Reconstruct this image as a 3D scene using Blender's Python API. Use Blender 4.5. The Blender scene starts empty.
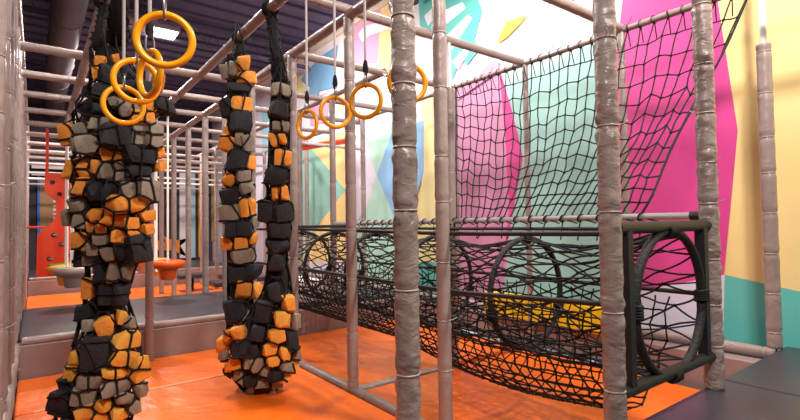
import bpy, bmesh, math, random
from mathutils import Vector, Matrix
from mathutils.bvhtree import BVHTree
S = bpy.context.scene
COL = S.collection
random.seed(11)
PI = math.pi

# ---------------- camera, world, lights, exposure ----------------
cam_d = bpy.data.cameras.new('camera'); cam = bpy.data.objects.new('camera', cam_d); COL.objects.link(cam)
cam_d.sensor_width = 36.0; cam_d.lens = 36.0*484.64/800.0; cam_d.clip_end = 100
yaw, pit, rol = math.radians(36.984), math.radians(1.7216), math.radians(-0.8505)
fwd = Vector((math.sin(yaw)*math.cos(pit), math.cos(yaw)*math.cos(pit), math.sin(pit)))
rt = Vector((math.cos(yaw), -math.sin(yaw), 0)); up = rt.cross(fwd)
rt2 = math.cos(rol)*rt + math.sin(rol)*up; up2 = -math.sin(rol)*rt + math.cos(rol)*up
cam.matrix_world = Matrix(((rt2.x, up2.x, -fwd.x, 0), (rt2.y, up2.y, -fwd.y, 0), (rt2.z, up2.z, -fwd.z, 1.5), (0, 0, 0, 1)))
S.camera = cam
S.view_settings.view_transform = 'Standard'; S.view_settings.look = 'None'
S.view_settings.exposure = 0.0; S.view_settings.gamma = 1.0; S.view_settings.use_curve_mapping = False
W = bpy.data.worlds.new('hall_air'); S.world = W; W.use_nodes = True
W.node_tree.nodes['Background'].inputs[0].default_value = (1.0, 0.94, 0.97, 1)
W.node_tree.nodes['Background'].inputs[1].default_value = 0.52

def area(name, loc, size, power, color, target=None, sy=None):
    l = bpy.data.lights.new(name, 'AREA'); l.energy = power; l.color = color; l.size = size
    if sy: l.shape = 'RECTANGLE'; l.size_y = sy
    o = bpy.data.objects.new(name, l); COL.objects.link(o); o.location = loc
    if target is not None:
        o.rotation_euler = (Vector(target)-Vector(loc)).to_track_quat('-Z', 'Y').to_euler()
    o['kind'] = 'structure'
    return o
WARM = (1.0, 0.90, 0.83)
area('overhead_area_light', (3.4, 0.3, 5.2), 0.3, 230, WARM, (3.4, 3.0, 0))
area('overhead_area_light', (0.2, -1.0, 5.2), 0.9, 230, WARM, (1.2, 3.5, 0.5))
area('overhead_area_light', (3.9, 4.6, 5.3), 0.3, 110, WARM, (4.6, 4.0, 0))
area('overhead_area_light', (1.0, 6.5, 5.3), 0.7, 230, WARM, (1.0, 6.0, 0))
area('overhead_area_light', (1.6, 13.0, 5.3), 0.8, 520, WARM, (1.6, 13.5, 0))
area('overhead_area_light', (3.4, 8.6, 5.2), 0.6, 150, WARM, (4.9, 8.6, 2.6))  # added light without a fixture, brightens the dim upper mural
area('overhead_area_light', (4.0, 3.5, 5.1), 0.35, 22, (1, 0.97, 0.93), (5.35, 3.6, 4.0))

# shape data (world metres)
RA = [[0.365,3.974,2.681,0.066,0.081,0.076,-0.4,"o"],[0.449,3.903,2.698,0.059,0.059,0.07,0.18,"o"],[0.348,3.98,2.594,0.088,0.103,0.095,-0.58,"o"],[0.422,3.878,2.566,0.145,0.131,0.131,-0.15,"k"],[0.385,3.866,2.452,0.129,0.115,0.118,-0.39,"k"],[0.712,3.865,2.598,0.076,0.091,0.085,1.12,"o"],[0.702,3.779,2.503,0.06,0.067,0.071,0.99,"o"],[0.504,3.758,2.452,0.143,0.129,0.129,0.11,"k"],[0.597,3.724,2.459,0.101,0.115,0.106,0.48,"k"],[0.435,3.772,2.362,0.099,0.085,0.092,-0.09,"g"],[0.51,3.707,2.298,0.155,0.099,0.104,0.26,"g"],[0.617,3.689,2.343,0.086,0.065,0.075,0.58,"o"],[0.574,3.692,2.255,0.157,0.1,0.105,0.48,"o"],[0.705,3.721,2.369,0.162,0.103,0.107,0.91,"k"],[0.347,3.833,2.308,0.099,0.085,0.092,-0.29,"k"],[0.193,4.125,2.168,0.11,0.147,0.114,-0.96,"o"],[0.265,3.954,2.19,0.129,0.093,0.099,-0.6,"g"],[0.332,3.853,2.208,0.092,0.099,0.098,-0.34,"g"],[0.301,3.897,2.074,0.156,0.142,0.141,-0.44,"g"],[0.234,4.014,2.071,0.079,0.115,0.087,-0.73,"g"],[0.374,3.806,2.211,0.056,0.113,0.068,-0.19,"g"],[0.444,3.749,2.121,0.211,0.183,0.176,0.06,"k"],[0.551,3.701,2.151,0.078,0.17,0.086,0.41,"g"],[0.638,3.705,2.147,0.115,0.173,0.118,0.72,"g"],[0.559,3.708,2.002,0.213,0.121,0.123,0.46,"k"],[0.554,3.715,1.892,0.171,0.107,0.111,0.45,"k"],[0.69,3.746,2.03,0.088,0.095,0.095,0.94,"o"],[0.7,3.767,1.941,0.074,0.081,0.083,1.0,"o"],[0.204,4.088,1.931,0.08,0.146,0.088,-0.87,"o"],[0.271,3.946,1.906,0.093,0.157,0.099,-0.55,"o"],[0.333,3.858,1.915,0.078,0.113,0.086,-0.31,"o"],[0.391,3.795,2.007,0.099,0.092,0.098,-0.11,"o"],[0.451,3.75,1.985,0.084,0.07,0.08,0.09,"o"],[0.386,3.803,1.885,0.127,0.127,0.128,-0.12,"g"],[0.456,3.749,1.931,0.07,0.063,0.074,0.12,"g"],[0.474,3.742,1.857,0.099,0.092,0.098,0.19,"g"],[0.282,3.93,1.789,0.135,0.121,0.123,-0.5,"o"],[0.339,3.855,1.751,0.127,0.127,0.128,-0.27,"k"],[0.409,3.788,1.749,0.127,0.141,0.128,-0.03,"k"],[0.22,4.046,1.746,0.08,0.065,0.075,-0.77,"g"],[0.247,4.0,1.668,0.122,0.108,0.112,-0.66,"g"],[0.502,3.734,1.762,0.099,0.113,0.104,0.29,"g"],[0.611,3.724,1.772,0.144,0.187,0.142,0.68,"g"],[0.492,3.745,1.667,0.24,0.148,0.146,0.27,"o"],[0.193,4.183,1.589,0.082,0.119,0.089,-1.04,"g"],[0.259,4.005,1.557,0.094,0.115,0.1,-0.66,"g"],[0.331,3.886,1.589,0.113,0.092,0.098,-0.33,"o"],[0.312,3.929,1.508,0.071,0.1,0.081,-0.44,"o"],[0.422,3.802,1.56,0.155,0.099,0.104,0.01,"o"],[0.518,3.758,1.538,0.1,0.085,0.093,0.36,"o"],[0.622,3.753,1.586,0.087,0.087,0.094,0.76,"o"],[0.625,3.772,1.495,0.073,0.08,0.082,0.8,"o"],[0.457,3.797,1.451,0.128,0.099,0.104,0.13,"o"],[0.532,3.769,1.449,0.071,0.079,0.081,0.42,"o"],[0.359,3.87,1.5,0.064,0.064,0.074,-0.24,"o"],[0.262,4.037,1.418,0.101,0.123,0.106,-0.73,"o"],[0.36,3.882,1.432,0.085,0.085,0.093,-0.26,"g"],[0.33,3.933,1.363,0.093,0.086,0.093,-0.41,"g"],[0.4,3.865,1.335,0.1,0.1,0.105,-0.11,"g"],[0.307,4.01,1.285,0.102,0.087,0.094,-0.62,"g"],[0.265,4.087,1.305,0.088,0.147,0.095,-0.86,"k"],[0.471,3.812,1.34,0.114,0.128,0.117,0.19,"k"],[0.57,3.781,1.358,0.159,0.187,0.155,0.6,"k"],[0.434,3.897,1.201,0.072,0.144,0.081,0.04,"g"],[0.503,3.866,1.198,0.094,0.138,0.1,0.42,"g"],[0.363,3.966,1.194,0.072,0.145,0.082,-0.35,"k"],[0.397,3.945,1.054,0.094,0.159,0.1,-0.05,"k"],[0.477,3.905,1.05,0.102,0.16,0.107,0.43,"k"],[0.306,4.061,1.086,0.081,0.147,0.088,-0.68,"o"],[0.278,4.08,0.919,0.124,0.132,0.126,-0.74,"k"],[0.297,4.006,0.837,0.065,0.079,0.075,-0.53,"g"],[0.479,3.865,0.889,0.072,0.094,0.081,0.37,"y"],[0.532,3.847,0.85,0.072,0.087,0.082,0.61,"g"],[0.387,3.895,0.828,0.121,0.143,0.123,-0.07,"o"],[0.34,3.891,0.667,0.183,0.212,0.176,-0.21,"k"],[0.514,3.807,0.736,0.186,0.114,0.117,0.46,"y"],[0.493,3.785,0.622,0.17,0.113,0.116,0.38,"y"],[0.43,3.792,0.532,0.154,0.084,0.091,0.17,"y"],[0.577,3.775,0.541,0.114,0.186,0.117,0.7,"y"],[0.23,4.036,0.616,0.079,0.1,0.087,-0.66,"y"],[0.203,4.047,0.516,0.086,0.107,0.093,-0.68,"y"],[0.306,3.88,0.482,0.167,0.105,0.109,-0.23,"g"],[0.269,3.91,0.383,0.153,0.105,0.109,-0.3,"g"],[0.44,3.778,0.44,0.167,0.084,0.091,0.24,"g"],[0.48,3.767,0.354,0.119,0.084,0.091,0.41,"g"],[0.16,4.07,0.316,0.156,0.199,0.153,-0.69,"k"],[0.176,4.073,0.44,0.079,0.093,0.087,-0.73,"k"],[0.279,3.893,0.279,0.125,0.104,0.109,-0.21,"y"],[0.369,3.814,0.32,0.104,0.09,0.097,0.07,"y"],[0.54,3.77,0.286,0.085,0.092,0.092,0.64,"g"],[0.453,3.784,0.263,0.098,0.091,0.097,0.37,"y"],[0.589,3.773,0.389,0.086,0.107,0.093,0.77,"g"],[0.355,3.847,0.221,0.111,0.084,0.091,0.06,"o"],[0.208,4.011,0.181,0.127,0.113,0.116,-0.48,"k"],[0.283,3.931,0.147,0.112,0.098,0.103,-0.19,"y"],[0.469,3.821,0.154,0.113,0.099,0.104,0.48,"g"]]
SA = [[0.411,3.917,2.64,0.369,3.975,2.933],[0.411,3.917,2.64,0.52,3.84,2.604],[0.411,3.917,2.64,0.392,3.933,2.623],[0.369,3.975,2.933,0.413,3.918,3.418],[0.369,3.975,2.933,0.306,4.089,2.711],[0.392,3.933,2.623,0.312,4.074,2.67],[0.392,3.933,2.623,0.374,3.915,2.529],[0.312,4.074,2.67,0.298,4.112,2.63],[0.312,4.074,2.67,0.306,4.089,2.711],[0.52,3.84,2.604,0.444,3.816,2.479],[0.52,3.84,2.604,0.527,3.841,2.609],[0.527,3.841,2.609,0.566,3.81,2.573],[0.413,3.918,3.418,0.528,3.844,2.614],[0.374,3.915,2.529,0.444,3.816,2.479],[0.374,3.915,2.529,0.303,4.028,2.502],[0.303,4.028,2.502,0.292,4.024,2.444],[0.303,4.028,2.502,0.295,4.069,2.541],[0.298,4.112,2.63,0.295,4.069,2.541],[0.444,3.816,2.479,0.444,3.801,2.446],[0.444,3.801,2.446,0.491,3.734,2.376],[0.444,3.801,2.446,0.379,3.832,2.372],[0.379,3.832,2.372,0.41,3.77,2.277],[0.379,3.832,2.372,0.293,4.011,2.433],[0.293,4.011,2.433,0.253,3.975,2.32],[0.293,4.011,2.433,0.292,4.024,2.444],[0.65,3.778,2.526,0.647,3.693,2.419],[0.65,3.778,2.526,0.637,3.796,2.548],[0.637,3.796,2.548,0.602,3.814,2.577],[0.647,3.693,2.419,0.641,3.692,2.413],[0.647,3.693,2.419,0.702,3.711,2.42],[0.702,3.711,2.42,0.71,3.74,2.274],[0.702,3.711,2.42,0.77,3.806,2.472],[0.544,3.708,2.385,0.566,3.81,2.573],[0.544,3.708,2.385,0.556,3.702,2.379],[0.544,3.708,2.385,0.516,3.718,2.371],[0.566,3.81,2.573,0.602,3.814,2.577],[0.491,3.734,2.376,0.415,3.766,2.274],[0.491,3.734,2.376,0.516,3.718,2.371],[0.516,3.718,2.371,0.51,3.708,2.273],[0.556,3.702,2.379,0.588,3.688,2.3],[0.556,3.702,2.379,0.641,3.692,2.413],[0.641,3.692,2.413,0.641,3.694,2.303],[0.415,3.766,2.274,0.45,3.742,2.21],[0.415,3.766,2.274,0.41,3.77,2.277],[0.41,3.77,2.277,0.35,3.831,2.254],[0.51,3.708,2.273,0.577,3.69,2.28],[0.51,3.708,2.273,0.477,3.726,2.212],[0.477,3.726,2.212,0.487,3.721,2.206],[0.477,3.726,2.212,0.45,3.742,2.21],[0.45,3.742,2.21,0.438,3.752,2.184],[0.588,3.688,2.3,0.641,3.694,2.303],[0.588,3.688,2.3,0.577,3.69,2.28],[0.577,3.69,2.28,0.575,3.694,2.227],[0.641,3.694,2.303,0.71,3.74,2.274],[0.575,3.694,2.227,0.598,3.694,2.204],[0.575,3.694,2.227,0.487,3.721,2.206],[0.487,3.721,2.206,0.524,3.708,2.149],[0.71,3.74,2.274,0.598,3.694,2.204],[0.598,3.694,2.204,0.592,3.697,2.153],[0.71,3.74,2.274,0.728,3.766,2.272],[0.728,3.766,2.272,0.748,3.824,2.219],[0.728,3.766,2.272,0.747,3.806,2.288],[0.283,3.922,2.277,0.253,3.975,2.32],[0.283,3.922,2.277,0.309,3.885,2.147],[0.283,3.922,2.277,0.35,3.831,2.254],[0.253,3.975,2.32,0.207,4.084,2.308],[0.35,3.831,2.254,0.36,3.823,2.147],[0.242,3.997,2.136,0.196,4.119,2.294],[0.242,3.997,2.136,0.262,3.96,2.124],[0.242,3.997,2.136,0.172,4.251,2.105],[0.196,4.119,2.294,0.181,4.183,2.286],[0.172,4.251,2.105,0.171,4.279,2.088],[0.309,3.885,2.147,0.344,3.841,2.129],[0.309,3.885,2.147,0.262,3.96,2.124],[0.262,3.96,2.124,0.275,3.939,2.019],[0.207,4.084,2.308,0.198,4.112,2.299],[0.344,3.841,2.129,0.36,3.825,2.066],[0.344,3.841,2.129,0.36,3.823,2.147],[0.36,3.823,2.147,0.438,3.752,2.184],[0.275,3.939,2.019,0.224,4.037,1.997],[0.275,3.939,2.019,0.32,3.873,1.996],[0.36,3.825,2.066,0.435,3.758,2.05],[0.36,3.825,2.066,0.33,3.861,1.999],[0.32,3.873,1.996,0.298,3.905,1.907],[0.32,3.873,1.996,0.33,3.861,1.999],[0.33,3.861,1.999,0.374,3.813,1.948],[0.224,4.037,1.997,0.177,4.191,2.032],[0.224,4.037,1.997,0.243,3.997,1.915],[0.177,4.191,2.032,0.171,4.279,2.088],[0.438,3.752,2.184,0.452,3.747,2.059],[0.452,3.747,2.059,0.47,3.736,2.052],[0.452,3.747,2.059,0.435,3.758,2.05],[0.435,3.758,2.05,0.413,3.779,1.95],[0.524,3.708,2.149,0.592,3.697,2.153],[0.524,3.708,2.149,0.512,3.716,2.067],[0.512,3.716,2.067,0.561,3.705,2.046],[0.512,3.716,2.067,0.47,3.736,2.052],[0.47,3.736,2.052,0.489,3.731,1.965],[0.592,3.697,2.153,0.601,3.698,2.139],[0.601,3.698,2.139,0.734,3.793,2.168],[0.601,3.698,2.139,0.59,3.703,2.066],[0.59,3.703,2.066,0.639,3.712,2.05],[0.59,3.703,2.066,0.561,3.705,2.046],[0.561,3.705,2.046,0.56,3.711,1.952],[0.734,3.793,2.168,0.749,3.843,2.153],[0.734,3.793,2.168,0.748,3.824,2.219],[0.639,3.712,2.05,0.651,3.724,1.975],[0.639,3.712,2.05,0.743,3.829,2.12],[0.743,3.829,2.12,0.749,3.843,2.153],[0.56,3.711,1.952,0.63,3.717,1.945],[0.558,3.711,1.95,0.502,3.726,1.948],[0.558,3.711,1.95,0.55,3.719,1.83],[0.502,3.726,1.948,0.48,3.737,1.901],[0.502,3.726,1.948,0.489,3.731,1.965],[0.489,3.731,1.965,0.413,3.779,1.95],[0.63,3.717,1.945,0.665,3.741,1.863],[0.63,3.717,1.945,0.651,3.724,1.975],[0.55,3.719,1.83,0.601,3.719,1.825],[0.55,3.719,1.83,0.54,3.721,1.824],[0.48,3.737,1.901,0.431,3.767,1.887],[0.48,3.737,1.901,0.523,3.725,1.826],[0.523,3.725,1.826,0.45,3.758,1.792],[0.523,3.725,1.826,0.54,3.721,1.824],[0.54,3.721,1.824,0.541,3.726,1.726],[0.665,3.741,1.863,0.729,3.841,1.858],[0.665,3.741,1.863,0.601,3.719,1.825],[0.601,3.719,1.825,0.632,3.739,1.682],[0.243,3.997,1.915,0.298,3.905,1.907],[0.243,3.997,1.915,0.214,4.062,1.837],[0.214,4.062,1.837,0.227,4.03,1.826],[0.214,4.062,1.837,0.178,4.18,1.838],[0.178,4.18,1.838,0.162,4.289,1.784],[0.178,4.18,1.838,0.168,4.284,1.867],[0.298,3.905,1.907,0.327,3.867,1.839],[0.327,3.867,1.839,0.337,3.855,1.832],[0.327,3.867,1.839,0.227,4.03,1.826],[0.227,4.03,1.826,0.273,3.946,1.725],[0.374,3.813,1.948,0.408,3.783,1.943],[0.374,3.813,1.948,0.339,3.853,1.832],[0.339,3.853,1.832,0.372,3.819,1.812],[0.337,3.855,1.832,0.286,3.925,1.717],[0.413,3.779,1.95,0.408,3.783,1.943],[0.408,3.783,1.943,0.431,3.767,1.887],[0.431,3.767,1.887,0.417,3.78,1.821],[0.417,3.78,1.821,0.45,3.758,1.792],[0.417,3.78,1.821,0.372,3.819,1.812],[0.372,3.819,1.812,0.372,3.827,1.668],[0.45,3.758,1.792,0.458,3.756,1.728],[0.286,3.925,1.717,0.311,3.896,1.671],[0.286,3.925,1.717,0.273,3.946,1.725],[0.273,3.946,1.725,0.178,4.193,1.683],[0.372,3.827,1.668,0.458,3.756,1.728],[0.311,3.896,1.671,0.284,3.947,1.619],[0.311,3.896,1.671,0.37,3.829,1.664],[0.37,3.829,1.664,0.377,3.825,1.649],[0.458,3.756,1.728,0.49,3.742,1.698],[0.178,4.193,1.683,0.234,4.043,1.612],[0.178,4.196,1.683,0.167,4.252,1.713],[0.162,4.289,1.784,0.167,4.252,1.713],[0.234,4.043,1.612,0.213,4.148,1.493],[0.234,4.043,1.612,0.284,3.947,1.619],[0.284,3.947,1.619,0.299,3.936,1.558],[0.541,3.726,1.726,0.626,3.738,1.681],[0.541,3.726,1.726,0.49,3.742,1.698],[0.49,3.742,1.698,0.493,3.753,1.617],[0.632,3.739,1.682,0.68,3.777,1.678],[0.626,3.738,1.681,0.556,3.741,1.598],[0.68,3.777,1.678,0.701,3.815,1.647],[0.68,3.777,1.678,0.716,3.828,1.712],[0.493,3.753,1.617,0.424,3.793,1.611],[0.377,3.825,1.649,0.357,3.864,1.551],[0.377,3.825,1.649,0.424,3.793,1.611],[0.424,3.793,1.611,0.422,3.812,1.502],[0.497,3.752,1.612,0.477,3.778,1.504],[0.497,3.752,1.612,0.556,3.741,1.598],[0.556,3.741,1.598,0.576,3.75,1.545],[0.299,3.936,1.558,0.335,3.891,1.54],[0.299,3.936,1.558,0.258,4.025,1.491],[0.258,4.025,1.491,0.309,3.948,1.44],[0.258,4.025,1.491,0.213,4.146,1.492],[0.213,4.146,1.492,0.207,4.254,1.44],[0.335,3.891,1.54,0.333,3.908,1.468],[0.335,3.891,1.54,0.357,3.864,1.551],[0.357,3.864,1.551,0.416,3.818,1.497],[0.333,3.908,1.468,0.405,3.832,1.464],[0.333,3.908,1.468,0.309,3.948,1.44],[0.309,3.948,1.44,0.31,3.949,1.426],[0.422,3.812,1.502,0.477,3.778,1.504],[0.422,3.812,1.502,0.416,3.818,1.497],[0.416,3.818,1.497,0.405,3.832,1.464],[0.477,3.778,1.504,0.491,3.774,1.49],[0.576,3.75,1.545,0.699,3.853,1.537],[0.576,3.75,1.545,0.562,3.758,1.499],[0.562,3.758,1.499,0.592,3.771,1.437],[0.562,3.758,1.499,0.491,3.774,1.49],[0.491,3.774,1.49,0.497,3.786,1.401],[0.592,3.771,1.437,0.561,3.774,1.401],[0.592,3.771,1.437,0.671,3.83,1.423],[0.671,3.83,1.423,0.691,3.896,1.362],[0.671,3.83,1.423,0.683,3.849,1.432],[0.497,3.786,1.401,0.561,3.774,1.401],[0.405,3.832,1.464,0.413,3.835,1.408],[0.413,3.835,1.408,0.369,3.882,1.377],[0.413,3.835,1.408,0.433,3.822,1.39],[0.433,3.822,1.39,0.443,3.858,1.278],[0.433,3.822,1.39,0.495,3.787,1.399],[0.495,3.787,1.399,0.518,3.826,1.277],[0.561,3.774,1.401,0.593,3.834,1.276],[0.31,3.949,1.426,0.369,3.882,1.377],[0.31,3.949,1.426,0.282,4.009,1.365],[0.282,4.009,1.365,0.296,3.999,1.335],[0.282,4.009,1.365,0.226,4.17,1.362],[0.226,4.17,1.362,0.217,4.221,1.375],[0.207,4.254,1.44,0.217,4.221,1.375],[0.369,3.882,1.377,0.357,3.926,1.303],[0.357,3.926,1.303,0.367,3.928,1.277],[0.357,3.926,1.303,0.296,3.999,1.335],[0.296,3.999,1.335,0.271,4.158,1.227],[0.367,3.928,1.277,0.297,4.082,1.19],[0.367,3.928,1.277,0.393,3.907,1.264],[0.443,3.858,1.278,0.465,3.851,1.266],[0.443,3.858,1.278,0.393,3.907,1.264],[0.393,3.907,1.264,0.402,3.929,1.154],[0.271,4.158,1.227,0.297,4.082,1.19],[0.297,4.082,1.19,0.298,4.079,1.174],[0.518,3.826,1.277,0.579,3.844,1.252],[0.518,3.826,1.277,0.465,3.851,1.266],[0.465,3.851,1.266,0.469,3.885,1.156],[0.593,3.834,1.276,0.661,3.886,1.304],[0.593,3.834,1.276,0.579,3.844,1.252],[0.579,3.844,1.252,0.584,3.855,1.238],[0.691,3.896,1.362,0.661,3.886,1.304],[0.469,3.885,1.156,0.547,3.892,1.116],[0.469,3.885,1.156,0.432,3.908,1.137],[0.402,3.929,1.154,0.349,3.989,1.129],[0.402,3.929,1.154,0.432,3.908,1.137],[0.432,3.908,1.137,0.436,3.919,1.055],[0.547,3.892,1.116,0.552,3.908,1.084],[0.547,3.892,1.116,0.575,3.891,1.161],[0.584,3.855,1.238,0.575,3.891,1.161],[0.349,3.989,1.129,0.353,3.99,1.05],[0.349,3.989,1.129,0.298,4.079,1.174],[0.298,4.079,1.174,0.273,4.163,1.129],[0.436,3.919,1.055,0.353,3.99,1.05],[0.353,3.99,1.05,0.327,4.022,0.992],[0.437,3.918,1.054,0.539,3.914,1.049],[0.437,3.918,1.054,0.438,3.905,0.951],[0.438,3.905,0.951,0.533,3.902,0.948],[0.438,3.905,0.951,0.405,3.914,0.921],[0.327,4.022,0.992,0.287,4.101,1.001],[0.327,4.022,0.992,0.359,3.956,0.923],[0.359,3.956,0.923,0.351,3.959,0.911],[0.359,3.956,0.923,0.405,3.914,0.921],[0.405,3.914,0.921,0.456,3.848,0.817],[0.539,3.914,1.049,0.547,3.936,0.976],[0.539,3.914,1.049,0.552,3.908,1.084],[0.533,3.902,0.948,0.544,3.894,0.925],[0.533,3.902,0.948,0.547,3.936,0.976],[0.287,4.101,1.001,0.264,4.163,0.974],[0.287,4.101,1.001,0.268,4.178,1.049],[0.273,4.163,1.129,0.268,4.178,1.049],[0.351,3.959,0.911,0.239,4.148,0.845],[0.351,3.959,0.911,0.336,3.923,0.755],[0.239,4.148,0.845,0.235,4.155,0.835],[0.336,3.923,0.755,0.407,3.855,0.749],[0.336,3.923,0.755,0.331,3.928,0.752],[0.331,3.928,0.752,0.244,4.062,0.733],[0.331,3.928,0.752,0.348,3.864,0.593],[0.244,4.062,0.733,0.284,3.931,0.571],[0.239,4.074,0.734,0.196,4.172,0.678],[0.239,4.074,0.734,0.234,4.096,0.75],[0.235,4.155,0.835,0.234,4.096,0.75],[0.471,3.842,0.817,0.544,3.894,0.925],[0.471,3.842,0.817,0.52,3.824,0.788],[0.471,3.842,0.817,0.456,3.848,0.817],[0.544,3.894,0.925,0.585,3.908,0.887],[0.456,3.848,0.817,0.407,3.855,0.749],[0.52,3.824,0.788,0.508,3.793,0.681],[0.52,3.824,0.788,0.595,3.854,0.79],[0.595,3.854,0.79,0.626,3.866,0.739],[0.595,3.854,0.79,0.602,3.872,0.809],[0.585,3.908,0.887,0.602,3.872,0.809],[0.407,3.855,0.749,0.436,3.82,0.69],[0.348,3.864,0.593,0.4,3.825,0.608],[0.348,3.864,0.593,0.331,3.876,0.574],[0.331,3.876,0.574,0.383,3.811,0.489],[0.331,3.876,0.574,0.314,3.893,0.567],[0.284,3.931,0.571,0.265,3.954,0.56],[0.284,3.931,0.571,0.314,3.893,0.567],[0.314,3.893,0.567,0.306,3.875,0.441],[0.436,3.82,0.69,0.495,3.794,0.676],[0.436,3.82,0.69,0.4,3.825,0.608],[0.4,3.825,0.608,0.435,3.797,0.575],[0.508,3.793,0.681,0.576,3.794,0.656],[0.508,3.793,0.681,0.495,3.794,0.676],[0.495,3.794,0.676,0.494,3.776,0.571],[0.576,3.794,0.656,0.535,3.769,0.552],[0.576,3.794,0.656,0.63,3.829,0.654],[0.63,3.829,0.654,0.653,3.855,0.618],[0.63,3.829,0.654,0.635,3.84,0.673],[0.626,3.866,0.739,0.635,3.84,0.673],[0.494,3.776,0.571,0.518,3.769,0.546],[0.494,3.776,0.571,0.435,3.797,0.575],[0.435,3.797,0.575,0.428,3.783,0.488],[0.518,3.769,0.546,0.514,3.758,0.483],[0.518,3.769,0.546,0.535,3.769,0.552],[0.535,3.769,0.552,0.664,3.847,0.506],[0.428,3.783,0.488,0.436,3.78,0.481],[0.428,3.783,0.488,0.383,3.811,0.489],[0.383,3.811,0.489,0.351,3.831,0.414],[0.514,3.758,0.483,0.534,3.757,0.448],[0.514,3.758,0.483,0.436,3.78,0.481],[0.436,3.78,0.481,0.439,3.778,0.395],[0.664,3.847,0.506,0.673,3.862,0.484],[0.664,3.847,0.506,0.674,3.884,0.541],[0.653,3.855,0.618,0.674,3.884,0.541],[0.534,3.757,0.448,0.526,3.76,0.394],[0.534,3.757,0.448,0.666,3.832,0.425],[0.666,3.832,0.425,0.692,3.908,0.351],[0.666,3.832,0.425,0.672,3.844,0.432],[0.673,3.862,0.484,0.672,3.844,0.432],[0.265,3.954,0.56,0.161,4.211,0.564],[0.265,3.954,0.56,0.225,3.986,0.467],[0.161,4.211,0.564,0.154,4.235,0.55],[0.161,4.211,0.564,0.168,4.235,0.605],[0.196,4.172,0.678,0.168,4.235,0.605],[0.225,3.986,0.467,0.229,3.974,0.44],[0.225,3.986,0.467,0.132,4.268,0.476],[0.132,4.268,0.476,0.109,4.319,0.385],[0.154,4.235,0.55,0.132,4.27,0.476],[0.306,3.875,0.441,0.351,3.831,0.414],[0.306,3.875,0.441,0.27,3.914,0.426],[0.27,3.914,0.426,0.229,3.974,0.44],[0.27,3.914,0.426,0.273,3.9,0.335],[0.229,3.974,0.44,0.199,4.015,0.393],[0.351,3.831,0.414,0.359,3.824,0.395],[0.273,3.9,0.335,0.316,3.855,0.324],[0.273,3.9,0.335,0.236,3.943,0.311],[0.199,4.015,0.393,0.236,3.943,0.311],[0.199,4.015,0.393,0.149,4.112,0.367],[0.236,3.943,0.311,0.217,3.971,0.267],[0.359,3.824,0.395,0.417,3.788,0.366],[0.359,3.824,0.395,0.316,3.855,0.324],[0.316,3.855,0.324,0.329,3.846,0.285],[0.439,3.778,0.395,0.526,3.76,0.394],[0.439,3.778,0.395,0.417,3.788,0.366],[0.417,3.788,0.366,0.426,3.784,0.333],[0.526,3.76,0.394,0.541,3.764,0.355],[0.426,3.784,0.333,0.397,3.807,0.265],[0.426,3.784,0.333,0.488,3.769,0.294],[0.488,3.769,0.294,0.541,3.764,0.355],[0.488,3.769,0.294,0.517,3.797,0.205],[0.541,3.764,0.355,0.645,3.841,0.26],[0.149,4.112,0.367,0.173,4.043,0.248],[0.149,4.112,0.367,0.106,4.268,0.358],[0.173,4.043,0.248,0.217,3.971,0.267],[0.173,4.043,0.248,0.117,4.193,0.16],[0.106,4.268,0.358,0.109,4.319,0.385],[0.106,4.268,0.358,0.096,4.357,0.324],[0.117,4.193,0.16,0.119,4.206,0.119],[0.117,4.193,0.16,0.087,4.287,0.176],[0.069,4.38,0.211,0.087,4.287,0.176],[0.217,3.971,0.267,0.256,3.94,0.212],[0.329,3.846,0.285,0.397,3.807,0.265],[0.329,3.846,0.285,0.305,3.889,0.213],[0.305,3.889,0.213,0.378,3.871,0.075],[0.305,3.889,0.213,0.256,3.94,0.212],[0.256,3.94,0.212,0.182,4.086,-0.065],[0.397,3.807,0.265,0.415,3.819,0.206],[0.517,3.797,0.205,0.415,3.819,0.206],[0.517,3.797,0.205,0.574,3.842,0.139],[0.645,3.841,0.26,0.683,3.916,0.267],[0.645,3.841,0.26,0.647,3.849,0.237],[0.574,3.842,0.139,0.587,3.848,0.142],[0.647,3.849,0.237,0.632,3.863,0.181],[0.632,3.863,0.181,0.587,3.848,0.142],[0.415,3.819,0.206,0.378,3.871,0.075],[0.692,3.908,0.351,0.683,3.916,0.267],[0.182,4.086,-0.065,0.119,4.206,0.119]]
AXA = [[0.418,4.082,2.81,0.161],[0.46,4.054,2.662,0.205],[0.519,4.012,2.477,0.322],[0.467,4.053,2.368,0.365],[0.446,4.077,1.71,0.35],[0.453,4.076,1.346,0.291],[0.448,4.081,1.201,0.218],[0.414,4.11,0.985,0.189],[0.426,4.102,0.84,0.246],[0.427,4.104,0.66,0.304],[0.405,4.124,0.409,0.361],[0.371,4.153,0.194,0.376],[0.355,4.172,0.014,0.318]]
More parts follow.
